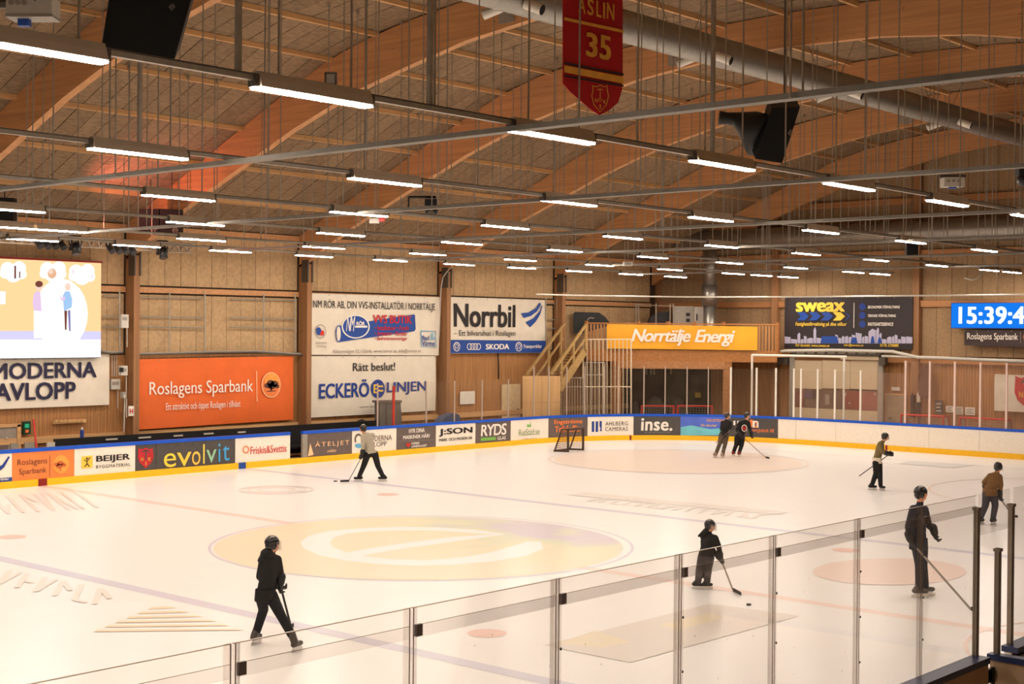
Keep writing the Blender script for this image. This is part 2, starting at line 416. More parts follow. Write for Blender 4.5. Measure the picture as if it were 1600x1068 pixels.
planks('plank_cladding', M_plank, wl, FX[3], XW, 0, 3.66, 0, 18.0, 1)
we = tag(MB().prism([(XW, y, z+.1) for y, z in PROF]+[(XW, YR-.1, -.1), (XW, YW+.1, -.1)], (.3, 0, 0)).build('wall_end', M_dark), 'gable end wall with wood wool panels and pine posts', 'wall', kind='structure')
EP = [18.0, 11.5, 4.8, -1.95, -8.7, -15.4]
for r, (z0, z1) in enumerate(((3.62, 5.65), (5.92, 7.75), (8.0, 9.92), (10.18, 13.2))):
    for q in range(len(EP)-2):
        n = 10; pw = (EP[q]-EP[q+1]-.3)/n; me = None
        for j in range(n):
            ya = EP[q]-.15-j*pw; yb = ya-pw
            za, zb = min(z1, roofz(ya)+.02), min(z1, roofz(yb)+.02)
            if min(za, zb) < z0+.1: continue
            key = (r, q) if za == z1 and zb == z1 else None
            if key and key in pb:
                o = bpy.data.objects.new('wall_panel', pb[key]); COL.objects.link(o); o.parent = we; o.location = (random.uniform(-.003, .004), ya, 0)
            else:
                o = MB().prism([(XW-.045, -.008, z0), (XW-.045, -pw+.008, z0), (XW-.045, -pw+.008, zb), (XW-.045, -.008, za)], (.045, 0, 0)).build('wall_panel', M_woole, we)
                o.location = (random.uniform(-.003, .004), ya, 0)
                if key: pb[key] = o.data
M_glue = wood('glulam_gable', (176, 124, 80), 1, .2, 4, .55)
for z in (3.45, 5.78, 7.87, 10.05):
    y1 = [y for y in [q*.1 for q in range(-170, 181)] if roofz(y) > z+.1]
    for q in range(len(EP)-1):
        a, c = min(EP[q]-.14, max(y1)), max(EP[q+1]+.14, min(y1))
        if a > c+.2: MB().box(XW-.2, c, z-.13, XW, a, z+.13).build('wall_rail', M_glue, we)
for y in EP:
    MB().box(XW-.32, y-.15, 0, XW, y+.15, roofz(y)-.05).build('wall_post', M_glup, we)
planks('plank_cladding', M_plank, we, -15, YW, 0, 3.32, 1, XW, 1)
tag(MB().box(XL, YR-.25, -.1, XW, YR, 8.5).build('wall_right', M_woolw), 'long side wall behind the spectator stand', 'wall', kind='structure')
tag(MB().prism([(XL, y, z+.1) for y, z in PROF]+[(XL, YR, -.1), (XL, YW, -.1)], (-.3, 0, 0)).build('wall_back', M_woolw), 'gable wall at the other end of the hall', 'wall', kind='structure')

# ------------------------------------------------------------------ ice with its painted markings
M_ice = pm('ice', (250, 248, 245), .28, 0, .012, 1.2, (1, 1, 1), 0, .35, 0, 6)
def icem(name, rgb, var=.015): return pm(name, rgb, .28, 0, var, 2.5, (1, 1, 1), 0, .35, 0, 6)
RK = Rink()
b = MB(); pts = []
a = 0
while a < RK.L1+RK.L2+15.6:
    p = RK.at(a, 0, 0); pts.append((p.x, p.y)); a += .4
pts += [(XL+3, -15.6+0) if False else (29.4, -15.5), (-20, -15.5), (-20, 15.45)]
ice = tag(b.add([(x, y, 0) for x, y in pts], [tuple(range(len(pts)))[::-1]]).add([(x, y, -.05) for x, y in pts], [tuple(range(len(pts)))]).build('ice_sheet', M_ice), 'white ice surface with faint painted lines, circles and advertisements', 'ice', kind='structure')
_lay = [0.0015]
def mark(name, pts, mat):
    _lay[0] += .00025
    return MB().add([(x, y, _lay[0]) for x, y in pts], [tuple(range(len(pts)))]).build(name, mat, ice)
def circ(x, y, r, n=64): return [(x+r*math.cos(2*PI*i/n), y+r*math.sin(2*PI*i/n)) for i in range(n)]
def annul(name, x, y, r, wd, mat, a0=0, a1=2*PI, n=72):
    _lay[0] += .00025; vs = []
    for i in range(n+1):
        t = a0+(a1-a0)*i/n
        for q in (r, r-wd): vs.append((x+q*math.cos(t), y+q*math.sin(t), _lay[0]))
    return MB().add(vs, [(2*i, 2*i+2, 2*i+3, 2*i+1) for i in range(n)]).build(name, mat, ice)
def ic(u, v): p = on(u, v, 2, 0); return (p.x, p.y)
IM_red = icem('ice_red', (250, 224, 213)); IM_blue = icem('ice_blue', (216, 214, 228)); IM_lav = icem('ice_thin_blue', (214, 214, 228))
mark('center_line', [(-.15, 15.4), (-.15, -15.4), (.15, -15.4), (.15, 15.4)], IM_red)
for x in (7.2, -7.2): mark('blue_line', [(x-.15, 15.4), (x-.15, -15.4), (x+.15, -15.4), (x+.15, 15.4)], IM_blue)
mark('goal_line', [(25.9, 14), (25.9, -15), (25.96, -15), (25.96, 14)], IM_lav)
# centre circle: orange to green print with a white swirl
M_cc = icem('ice_circle_print', (252, 226, 184))
n, l = M_cc.node_tree.nodes, M_cc.node_tree.links
g = n.new('ShaderNodeNewGeometry'); dt = n.new('ShaderNodeVectorMath'); dt.operation = 'DOT_PRODUCT'; dt.inputs[1].default_value = (.12, -.01, 0)
nz = n.new('ShaderNodeTexNoise'); nz.inputs['Scale'].default_value = .5; ad = n.new('ShaderNodeMath'); ad.operation = 'ADD'
rp = n.new('ShaderNodeValToRGB'); e = rp.color_ramp.elements
e[0].position = .35; e[0].color = lin((252, 234, 206))+(1,); e[1].position = .98; e[1].color = lin((220, 212, 222))+(1,)
x = e.new(.62); x.color = lin((246, 234, 200))+(1,); x = e.new(.78); x.color = lin((226, 230, 202))+(1,)
l.new(g.outputs['Position'], dt.inputs[0]); l.new(g.outputs['Position'], nz.inputs['Vector']); l.new(dt.outputs['Value'], ad.inputs[0]); l.new(nz.outputs['Fac'], ad.inputs[1])
l.new(ad.outputs[0], rp.inputs[0]); l.new(rp.outputs[0], n['Principled BSDF'].inputs['Base Color'])
mark('center_circle_print', circ(-.08, 0, 4.32), M_cc)
annul('center_circle', 0, 0, 4.5, .06, IM_lav)
IM_w = icem('ice_white', (252, 250, 247))
def swoosh(name, px, wd, mat):
    _lay[0] += .00025; P = [Vector(ic(u, v)) for u, v in px]; vs = []
    for i, p in enumerate(P):
        t = (P[min(i+1, len(P)-1)]-P[max(i-1, 0)]).normalized(); nn = Vector((-t.y, t.x)); q = wd[i] if isinstance(wd, list) else wd
        vs += [(p.x+nn.x*q/2, p.y+nn.y*q/2, _lay[0]), (p.x-nn.x*q/2, p.y-nn.y*q/2, _lay[0])]
    return MB().add(vs, [(2*i, 2*i+1, 2*i+3, 2*i+2) for i in range(len(P)-1)]).build(name, mat, ice)
swoosh('swirl_letter', [(835, 846), (822, 856), (795, 865), (750, 873), (700, 877.5), (650, 879), (600, 877), (555, 872), (520, 865), (497, 855), (492, 847), (502, 838), (530, 831), (575, 827), (625, 825.5), (680, 826), (730, 829), (768, 833), (790, 835)],
       [.3, .75, .8, .75, .7, .65, .62, .62, .62, .62, .62, .6, .58, .56, .55, .5, .45, .3, .05], IM_w)
swoosh('swirl_letter', [(545, 867), (600, 857), (660, 848.5), (720, 840.5), (785, 834.5)], [.5, .52, .55, .5, .1], IM_w)
for x in (-5.6, 5.6):
    for y in (-7, 7): mark('face_off_spot', circ(x, y, .3, 24), icem('ice_spot', (248, 208, 194)))
mark('end_circle_print', circ(19.8, 7.2, 4.35), icem('ice_peach', (252, 236, 222)))
annul('end_circle', 19.8, 7.2, 4.56, .06, icem('ice_peach_line', (250, 226, 212)))
annul('end_circle', 19.8, -7.2, 4.56, .06, icem('ice_peach_line', (250, 226, 212)))
annul('referee_crease', -.2, -15.4, 3.0, .06, IM_red, .02, PI-.02)
mark('oval_advert', [ic(1390+120*math.cos(t), 893+21*math.sin(t)) for t in [2*PI*i/40 for i in range(40)]][::-1], icem('ice_pink_ad', (244, 220, 208)))
mark('square_advert', [ic(*q) for q in ((848, 1008), (1110, 943), (1250, 962), (985, 1035))][::-1], icem('ice_grey_ad', (232, 222, 212)))
IM_yl = icem('ice_yellow_ad', (240, 226, 196))
for q in (((870, 1005), (930, 985), (985, 1003), (940, 1012)), ((1030, 975), (1110, 958), (1130, 965), (1060, 985))): mark('advert_stroke', [ic(*t) for t in q][::-1], IM_yl)
IM_st = icem('ice_stripe_ad', (248, 224, 190))
for i in range(6):
    v = 948+i*7; u0 = 237-i*17; u1 = 262+i*21
    mark('stripe_advert', [ic(u0, v+.5), ic(u1, v-.8), ic(u1+14, v+1.6), ic(u0-6, v+4.2)][::-1], IM_st)
mark('blue_advert', [ic(*q) for q in ((1403, 724), (1422, 720), (1525, 726), (1490, 731))][::-1], icem('ice_pale_blue', (226, 228, 228)))
IM_tx = icem('ice_text', (238, 233, 226))
def icestrokes(a, b2, c, n, mat, seed):                # a faint illegible line of print: n strokes in the slanted box a, b2, c
    rg = random.Random(seed); A, B, C = (Vector(ic(*q)) for q in (a, b2, c)); _lay[0] += .00025; b = MB()
    for i in range(n):
        s0 = (i+.15)/n; wd = .30/n
        for (sa, ta, sb, tb) in ((s0, 0, s0, 1),) + (((s0, rg.choice((0, .5, 1)), s0+.6/n, rg.choice((0, .5, 1))),) if rg.random() < .8 else ()):
            P, Q = A+(B-A)*sa+(C-A)*ta, A+(B-A)*sb+(C-A)*tb; t = (Q-P).normalized(); nn = Vector((-t.y, t.x))*.05
            _lay[0] += .00004; b.add([(P.x+nn.x, P.y+nn.y, _lay[0]), (P.x-nn.x, P.y-nn.y, _lay[0]), (Q.x-nn.x, Q.y-nn.y, _lay[0]), (Q.x+nn.x, Q.y+nn.y, _lay[0])], [(0, 1, 2, 3)])
    return b.build('ice_print', mat, ice)
mark('advert_stroke', [ic(*q) for q in ((886, 773), (915, 769), (1232, 800), (1215, 804))][::-1], IM_tx)
icestrokes((915, 783), (1195, 812), (942, 773), 14, IM_tx, 1)
IM_tp = icem('ice_text_pink', (243, 232, 226))
icestrokes((-40, 806), (172, 792), (-60, 778), 9, IM_tp, 2)
icestrokes((-60, 900), (175, 950), (-40, 880), 8, icem('ice_text_rose', (248, 234, 224)), 3)
for k in (1.0, .8, .5): annul('round_advert', *ic(432, 765), 1.05*k, .06, IM_tp)

# ------------------------------------------------------------------ hanging light rails, lamps, cable trays
M_hous = pm('lamp_housing', (186, 172, 152), .5, 0, .06, 9)
M_tube = emis('lamp_diffuser', LAMP_COL, LAMP_W)
M_tube.cycles.emission_sampling = 'FRONT'
LZ = 6.9
ROWS = [(13.95, [11, 179, 329, 463, 585, 695, 795, 886, 969, 1040]), (9.9, [49, 278, 475, 642, 790, 917, 1029, 1130, 1175, 1217]),
        (5.1, [-40, 262, 497, 692, 857, 998, 1121, 1227, 1319, 1361, 1400]), (.05, [224, 518, 755, 945, 1104, 1240, 1352, 1449, 1533, 1569]),
        (-5.0, [140, 547, 848, 1079, 1257, 1403, 1521]), (-10.45, [-95, 397, 799, 1082, 1291, 1452, 1584])]
EXTRA = [[-4.6, -9, -13.4], [-4.9, -9.4, -13.8], [-10, -14.4], [-7.2, -11.7, -16], [-15.5, -20], [-18.5, -23]]
def lamp_proto():
    t = thing('strip_lamp', 'x', 'lamp', (0, 0, 0), 'strip lamps on the hanging rails')
    pr = [(-.10, .022), (.10, .022), (.075, .10), (.04, .175), (-.04, .175), (-.075, .10)]
    MB().prism([(.02, y, z) for y, z in pr], (1.46, 0, 0)).build('housing', M_hous, t)
    MB().box(.0, -.06, 0, 1.5, .06, .022).build('diffuser', M_tube, t)
    for xx in (-.03, 1.48): MB().box(xx, -.06, .02, xx+.05, .06, .14).build('end_cap', M_dsteel, t)
    return t
proto, first = lamp_proto(), True
def rods(par, pts, r=.013):
    for x, y, z in pts:
        zt = roofz(y)-.12
        b = MB().tube([(x, y, z), (x, y, zt)], r, 5).box(x-.03, y-.03, zt, x+.03, y+.03, zt+.1); b.build('hanging_rod', M_steel, par)
for ri, (y, us) in enumerate(ROWS):
    rl = thing('light_rail', f'grey hanging lamp rail, {ordn(ri)} from the wall with the orange banner', 'light rail', (-12, y, LZ+.1), 'hanging lamp rails')
    x1 = 32 if ri else 26
    MB().box(-22, y-.03, LZ+.08, x1, y+.03, LZ+.13).build('rail', M_steel, rl)
    MB().box(-22, y-.045, LZ+.13, x1, y+.045, LZ+.145).build('rail_cover', M_dsteel, rl)
    xs = []
    for n, u in enumerate(us):
        lo, hi = -25, 60
        for _ in range(40):
            mid = (lo+hi)/2
            if (Vector((mid, y, LZ))-CAM).dot(FW) < .5 or prj((mid, y, LZ))[0] < u: lo = mid
            else: hi = mid
        xs.append(lo)
    xs = [x for x in xs if x < 31.9]
    allx = xs + [x for x in EXTRA[ri] if x < min(xs)-1]
    for n, x in enumerate(sorted(allx)):
        if first: o, first = proto, False
        else: o = copy_tree(proto)
        o.location = (x, y, LZ)
        o['label'] = f'lit white strip lamp, {ordn(min(n, 14))} along the {ordn(ri)} rail from the orange banner wall'
    rp = []
    gx = sorted(allx)
    for i, x in enumerate(gx):
        rp += [(x+.3, y, LZ+.17), (x+1.25, y, LZ+.17)]
        if i+1 < len(gx) and gx[i+1]-x > 3.5: rp += [((x+gx[i+1])/2+.6, y, LZ+.145)]
    rods(rl, [q for q in rp if q[0] > -16.5])
# unseen lamps added over the stand, out of frame, to brighten the near ice
for n, x in enumerate((-23, -19, -15, 2, 7, 12, 17)):
    o = copy_tree(proto); o.location = (x, -15.9, LZ); o['label'] = f'added unseen strip lamp above the stand, {ordn(n)} from the camera side'
M_tray = pm('cable_tray_steel', (128, 122, 112), .5, .45, .12, 7)
for n, x in enumerate((-9.0, -1.95, 5.15, 12.2, 19.3, 26.4)):
    t = thing('cable_tray', f'long grey cable tray across the hall, {ordn(n)} from the screen end', 'cable tray', (x, 0, LZ), 'cable trays across the hall')
    y0 = -19.5; z = LZ
    b = MB().box(x-.07, y0, z, x+.07, 14.2, z+.012)
    b.build('tray_floor', M_tray, t)
    MB().box(x-.08, y0, z, x-.068, 14.2, z+.06).box(x+.068, y0, z, x+.08, 14.2, z+.06).build('tray_sides', M_tray, t)
    MB().tube([(x, y0, z+.04), (x+.02, 0, z+.05), (x-.01, 14.2, z+.04)], .03, 5).build('cable', M_dsteel, t)
    rods(t, [(x+s*.12, yy, z) for yy in (-17.5, -14.2, -7.8, -2.4, 2.6, 7.6, 12.0) for s in ((-1, 1) if yy in (-14.2, -2.4, 7.6) else (1,))])
# thick hanging posts of square tube
def rail_x(u, y, z):
    lo, hi = -25, 60
    for _ in range(40):
        m = (lo+hi)/2
        if (Vector((m, y, z))-CAM).dot(FW) < .5 or prj((m, y, z))[0] < u: lo = m
        else: hi = m
    return lo
for u, y, lab in ((218, -5.0, 'square steel hanger tube holding the second nearest rail below the big loudspeaker'), (372, -10.45, 'square steel hanger tube on the nearest rail just past the big loudspeaker'),
                  (671, -10.45, 'square steel hanger tube between the two nearest full lamps'), (1113, -10.45, 'square steel hanger tube beside the small hanging loudspeaker')):
    x = rail_x(u, y, 7.1); zt = roofz(y)-.05
    tag(MB().box(x-.025, y-.025, LZ+.15, x+.025, y+.025, zt).box(x-.07, y-.07, zt-.02, x+.07, y+.07, zt).build('hanger_tube', M_steel), lab, 'hanger')
# ------------------------------------------------------------------ ventilation
dz, dy, dr = 11.48, -2.0, .36
t = thing('ventilation_duct', 'long round spiral duct hanging under the ridge of the roof', 'duct', (0, dy, dz))
b = MB(); xs = [ -20+.22*i for i in range(int(53/.22))]
pts, rr = [], []
for i, x in enumerate(xs):
    pts += [(x, dy, dz), (x+.2, dy, dz)]; rr += [dr+.008, dr]
b.tube(pts, rr, 20); b.build('duct_pipe', M_duct, t, True)
for k, (ub, vb) in enumerate(((830, 10), (1127, 87), (1333, 143), (1505, 190), (775, 15), (1075, 92), (1290, 147), (1462, 190))):
    side = 1 if k >= 4 else -1
    P = on(ub, vb, 1, dy+side*.45)
    c = Vector((P.x, dy+side*.3, dz-.2)); dirv = Vector((-.5 if side > 0 else .2, side*.8, -.35)).normalized()
    nz = MB().tube([c, c+dirv*.42], [.11, .115], 12, caps=False); o = nz.build('nozzle', M_white, t, True)
    MB().tube([c+dirv*.3, c+dirv*.425], [.09, .1], 12).build('nozzle_mouth', M_black if side < 0 else M_white, o)
for x in [FX[k]+2.2 for k in range(3, 10)]:
    b = MB()
    for s in (-1, 1): b.tube([(x, dy+s*.3, dz+.2), (x, dy+s*.9, roofz(dy)-.1)], .008, 4)
    b.build('hanging_wire', M_dsteel, t)
t = thing('end_wall_duct', 'round spiral duct running level along the end wall', 'duct', (32.9, 2, 8.6))
pts, rr = [], []
for i in range(120):
    y = 16.4-.25*i; pts += [(32.95, y, 8.7), (32.95, y-.23, 8.7)]; rr += [.478, .47]
MB().tube(pts, rr, 20).build('duct_pipe', M_duct, t, True)
for y in (14, 9, 3, -3): MB().box(32.9, y-.02, 9.15, 33.5, y+.02, 9.19).build('duct_bracket', M_dsteel, t)
P0, P1, P2, P3 = (dg(1109, v, 63.4) for v in (400, 445, 478, 515))
t = thing('riser_duct', 'upright steel duct standing on the balcony beside the grey unit', 'duct', (P3.x, P3.y, P3.z))
MB().tube([P0+Vector((0, 0, .25)), P1], .3, 18).build('duct_pipe', M_duct, t, True)
MB().tube([P1, P2], .36, 18).build('duct_silencer', M_duct, t, True)
MB().tube([P2, (P3.x, P3.y, 3.7)], .28, 18).build('duct_pipe', M_duct, t, True)
# ------------------------------------------------------------------ loudspeakers
def speaker(quad, D, depth, label, back=True, hang=True, logo=None, rise=0.0):
    C = [dg(u, v, D) for u, v in quad]; c = sum(C, Vector())/4
    t = thing('loudspeaker', label, 'loudspeaker', c); back_d = Vector((FW.x, FW.y, 0)).normalized()*depth+Vector((0, 0, rise))
    MB().prism(C, back_d).build('cabinet', M_black, t)
    g = [c+(p-c)*.95 - back_d.normalized()*.012 for p in C]
    MB().add(g, [(0, 1, 2, 3)]).build('grille', pm('speaker_grille', (15, 14, 14), .8, 0, .4, 90), t)
    if logo:
        F = Flat(C[0]-back_d.normalized()*.03, RT, -back_d)
        u, v = logo; ring(F, u, v, 5, 6, .2, M_grey, t, 0, 'badge', 4); txt(F, 'EV', u-3, u+3, v-2.5, v+2.5, M_grey, t, 0, .2, 1, .0, 'lettering')
    if hang:
        tp = (C[0]+C[1])/2+back_d*.5
        b = MB().tube([tp-Vector((0, 0, .05)), Vector((tp.x, tp.y, roofz(tp.y)-.1))], .02, 6); b.build('hanger', M_dsteel, t)
    return t
speaker([(176, -40), (310, -40), (272, 94), (158, 76)], 18, .3, 'big tilted black loudspeaker hanging behind the nearest lamp rail', logo=(277, 19), rise=.2)
sp = speaker([(1206, 168), (1250, 167), (1222, 255), (1180, 248)], 27, .35, 'small tilted black loudspeaker with a horn hanging under the long duct', logo=(1232, 211), rise=.2)
q = dg(1190, 195, 27.3)
b = MB(); e0 = dg(1136, 185, 27.6)
b.tube([dg(1124, 184, 27.6), e0, dg(1150, 186, 27.6), dg(1170, 195, 27.5), dg(1192, 212, 27.3)], [.14, .12, .14, .3, .46], 14); b.build('horn', M_black, sp, True)
for i, (quad, lab) in enumerate((([(217, 326), (249, 326), (249, 367), (217, 364)], 'black box loudspeaker beside the lamp truss, half of a pair nearer the screen'),
                                 ([(250, 326), (283, 327), (283, 369), (250, 367)], 'black box loudspeaker beside the lamp truss, half of a pair farther from the screen'),
                                 ([(-12, 308), (21, 309), (21, 350), (-12, 350)], 'black box loudspeaker high above the bright screen'))):
    speaker(quad, 42.4 if i < 2 else 40, .28, lab, logo=(quad[1][0]-9, quad[2][1]-9) if i < 2 else None)
# electrical box with sockets, top corner of the near rail
P = dg(52, 14, 13); t = thing('socket_box', 'beige electric socket box on the nearest lamp rail', 'electric box', P)
E1, E2 = RT, Vector((FW.x, FW.y, 0)).normalized(); Z = Vector((0, 0, 1))
MB().obox(P, E1*.21, E2*.12, Z*.09).build('box', M_lgrey, t)
MB().obox(P-Z*.085, E1*.215, E2*.125, Z*.012).build('lip', M_grey, t)
for k in range(3): MB().tube([P+E1*(-.16+.06*k)-E2*.118+Z*.03, P+E1*(-.16+.06*k)-E2*.135+Z*.03], .024, 12).build('socket', M_grey, t)
MB().tube([P+E1*.05+Z*.05-E2*.13, P+E1*.15+Z*.16-E2*.1, P+E1*.3+Z*.2], .012, 6).build('cable', M_black, t)
MB().obox(P-Z*.12-E1*.08, E1*.05, E2*.04, Z*.04).build('plug', M_blue, t)
MB().tube([P-E1*.4+Z*.05, P-E1*.2+Z*.05], .05, 6).build('bracket', M_dsteel, t)
MB().obox(P+Z*.4-E2*-.0, E1*.02, E2*.02, Z*.32).build('bracket', M_dsteel, t)
P = dg(1488, 285, 27.5); t = thing('socket_box', 'beige electric socket box hanging from the tray near the clock', 'electric box', P)
MB().obox(P, E1*.2, E2*.14, Z*.09).build('box', M_lgrey, t)
for k in range(3): MB().tube([P+E1*(-.12+.1*k)-E2*.138+Z*.02, P+E1*(-.12+.1*k)-E2*.15+Z*.02], .03, 10).build('socket', M_grey, t)
MB().obox(P+Z*.12, E1*.25, E2*.04, Z*.03).build('bracket', M_dsteel, t)
MB().obox(P-Z*.1, E1*.07, E2*.05, Z*.02).build('plug', M_blue, t)
P = dg(1424, 390, 50); t = thing('loudspeaker', 'small dark box loudspeaker hanging from the far trays toward the clock', 'loudspeaker', P)
MB().obox(P, E1*.2, E2*.15, Z*.22).build('cabinet', M_black, t); MB().obox(P-E2*.155, E1*.18, E2*.006, Z*.2).build('grille', MATS['speaker_grille'], t)
MB().tube([P+Z*.2, Vector((P.x, P.y, roofz(P.y)-.1))], .015, 5).build('hanger', M_dsteel, t)
P = dg(1600, 278, 24); t = thing('moving_head_lamp', 'black stage lamp on the tray near the clock', 'stage lamp', P)
MB().obox(P+Z*.1, E1*.12, E2*.1, Z*.06).build('base', M_black, t); MB().ell(P-Z*.03, E1*.12, E2*.12, Z*.11).build('lamp_head', M_black, t, True); MB().tube([P+Z*.1, Vector((P.x, P.y, roofz(P.y)-.1))], .015, 5).build('hanger', M_steel, t)
P = dg(981, 412, 48); t = thing('socket_box', 'tiny beige box under the far trays above the net rail', 'electric box', P)
MB().obox(P, E1*.16, E2*.1, Z*.07).build('box', M_lgrey, t); MB().obox(P-E2*.105, E1*.1, E2*.01, Z*.04).build('cover', M_grey, t); MB().tube([P+Z*.05, Vector((P.x, P.y, roofz(P.y)+.1))], .01, 5).build('hanger', M_steel, t)
P = dg(517, 124, 16.6); t = thing('rail_sensor', 'small square sensor in a frame on top of the nearest full lamp', 'sensor', P)
MB().obox(P, E1*.045, E2*.03, Z*.055).build('sensor', M_grey, t)
for q, a_, b_ in ((E1*.062, .008, .075), (E1*-.062, .008, .075), (Z*.07, .07, .008), (Z*-.07, .07, .008)): MB().obox(P+q-E2*.01, E1*a_, E2*.035, Z*b_).build('bracket', M_dsteel, t)
MB().tube([P-E1*.05-Z*.05, P-E1*.2-Z*.03, P-E1*.3-Z*.06], .012, 5).build('cable', M_black, t)
P = [dg(u, v, 46) for u, v in ((1507, 434), (1518, 437), (1528, 434), (1538, 422))]; t = thing('white_cable', 'pale cable loop hanging from the far lamp rails near the clock', 'cable', P[0]); MB().tube(P, .025, 5).build('cable', M_lgrey, t, True)
# stage lamp cluster in mid air
P = dg(674, 322, 31); t = thing('moving_head_lamp', 'black stage lamp clamped to a tray in the middle of the hall', 'stage lamp', P)
MB().tube([P+E1*-.5+Z*.2, P+E1*.1+Z*.2], .03, 6).tube([P+E1*-.5+Z*.2, P+E1*-.5-Z*.05], .02, 6).build('clamp', M_black, t)
MB().obox(P+Z*.08, E1*.14, E2*.12, Z*.07).build('yoke', M_black, t)
MB().ell(P-Z*.1, E1*.15, E2*.15, Z*.13).build('lamp_head', M_black, t, True)
MB().tube([P-Z*.16-E2*.1, P-Z*.2-E2*.18], .09, 12).build('lens', M_dsteel, t)
MB().tube([P-E1*.2+Z*.2, Vector((P.x, P.y, roofz(P.y)-.1))-E1*.2], .015, 5).build('hanging_rod', M_steel, t)
P = dg(585, 345, 30); t = thing('sensor_box', 'small beige box with a red face under the third rail', 'electric box', P)
MB().obox(P, E1*.1, E2*.08, Z*.05).build('box', M_lgrey, t); MB().obox(P+E1*.16+Z*.03, E1*.06, E2*.07, Z*.04).build('face', M_red, t)
MB().tube([P+Z*.04, Vector((P.x, P.y, roofz(P.y)-.1))], .01, 5).build('hanging_rod', M_steel, t)
# ------------------------------------------------------------------ lamp truss over the screen
y = 14.7
Pa, Pb = on(-60, 358, 1, y), on(300, 383, 1, y); zt = 7.115; zb = 6.856
t = thing('lighting_truss', 'aluminium lattice truss carrying stage lamps above the bright screen', 'truss', ((Pa.x+Pb.x)/2, y, zb))
for nm, (yy, zz) in (('chord', (y-.14, zt)), ('chord', (y+.14, zt)), ('chord', (y, zb))):
    MB().tube([(Pa.x-3, yy, zz), (Pb.x, yy, zz)], .025, 6).build(nm, M_alu, t)
b = MB(); n = 34; L = Pb.x-Pa.x+3
for i in range(n):
    x0 = Pa.x-3+L*i/n; x1 = x0+L/n
    for s in (-1, 1): b.tube([(x0, y+s*.14, zt), ((x0+x1)/2, y, zb)], .016, 4).tube([((x0+x1)/2, y, zb), (x1, y+s*.14, zt)], .016, 4)
tag(b.build('lacing', M_alu, t), kind='stuff')
for x in (-2, 1.5, 5): MB().tube([(x, y, zt), (x, y, roofz(y)-.1)], .012, 5).build('hanging_rod', M_steel, t)
for i, (u0, u1, v0, lab) in enumerate(((60, 92, 381, 'row of four small black par lamps under the truss above the screen'), (170, 203, 389, 'row of four small black par lamps under the truss by the wall post'))):
    P = on((u0+u1)/2, v0, 1, y); t = thing('par_lamp_bar', lab, 'stage lamp', P)
    MB().box(P.x-.45, y-.02, P.z+.12, P.x+.45, y+.02, P.z+.16).build('bar', M_black, t)
    for k in range(4):
        c = Vector((P.x-.36+.24*k, y-.03, P.z)); MB().tube([c+Vector((0, .08, .12)), c+Vector((.03, -.14, -.1))], [.07, .1], 10).build('lamp_can', M_black, t)
for i, (u, v, lab) in enumerate(((117, 386, 'black moving head lamp hanging upright from the truss above the screen'), (253, 393, 'black moving head lamp under the truss near the black box loudspeakers'))):
    P = on(u, v, 1, y); t = thing('moving_head_lamp', lab, 'stage lamp', P)
    MB().box(P.x-.14, y-.1, P.z+.2, P.x+.14, y+.1, P.z+.34).build('base', M_black, t)
    for dx in (-.17, .12): MB().box(P.x+dx, y-.05, P.z-.1, P.x+dx+.05, y+.05, P.z+.22).build('yoke', M_black, t)
    MB().tube([(P.x, y-.05, P.z+.12), (P.x-.02, y-.12, P.z-.2)], [.09, .13], 12).build('lamp_head', M_black, t, True)
    MB().tube([(P.x-.02, y-.12, P.z-.2), (P.x-.02, y-.125, P.z-.215)], [.11, .11], 12).build('lens', M_dsteel, t)
# its reddish beam washes over the roof: a real spot lamp in the first moving head
ld = bpy.data.lights.new('stage_beam', 'SPOT'); ld.color = (1, .25, .2); ld.energy = 450; ld.spot_size = 2.3; ld.spot_blend = 1; ld.shadow_soft_size = .1
lo = bpy.data.objects.new('stage_beam', ld); COL.objects.link(lo); lo.location = (1.4, 14.9, 7.45)
lo.rotation_euler = (Vector((3.4, 14.2, 9.3))-Vector(lo.location)).to_track_quat('-Z', 'Y').to_euler()

# ------------------------------------------------------------------ banners on the side wall
FL = Flat((0, 17.82, 0), (1, 0, 0), (0, -1, 0)); FE = Flat((33.32, 0, 0), (0, -1, 0), (-1, 0, 0))
def banner(name, F, q, mat, label, cat='banner', th=.02, sag=.025, off=0.0):
    (u0, v0), (u1, v1), (u2, v2), (u3, v3) = q                       # top left, top right, bottom right, bottom left
    c = [F.inv(*p) for p in q]; a0 = (c[0][0]+c[3][0])/2; a1 = (c[1][0]+c[2][0])/2; zt0, zt1, zb1, zb0 = c[0][1], c[1][1], c[2][1], c[3][1]
    t = thing(name, label, cat, F.at(a0, zb0))
    N, K = 24, 8; b = MB(); vs = []; ph = random.random()*6
    for j in range(K+1):
        for i in range(N+1):
            s, r = i/N, j/K
            zt = zt0+(zt1-zt0)*s; zb = zb0+(zb1-zb0)*s
            edge = sag*(.35*math.sin(s*21+ph)*(1-r)+.5*math.sin(s*9+r*3+ph)+.3*math.sin(s*5-r*8))
            vs.append(F.at(a0+(a1-a0)*s, zb+(zt-zb)*r, off+sag+edge))
    n0 = len(vs); back = [Vector(v)-F.N*th for v in vs]
    fs = [(j*(N+1)+i, j*(N+1)+i+1, (j+1)*(N+1)+i+1, (j+1)*(N+1)+i) for j in range(K) for i in range(N)]
    b.add(vs, fs); b.add(back, [f[::-1] for f in fs])
    b.build('cloth', mat, t, True)
    eb = MB()
    for s in [k/8 for k in range(9)]:
        eb.ell(F.at(a0+(a1-a0)*(.01+.98*s), zt0+(zt1-zt0)*s-.05, off+sag*1.9), F.A*.02, Vector((0, 0, .02)), F.N*.012, 6, 4)
    eb.build('eyelets', M_grey, t)
    return t
OF = .055; OG2 = .09
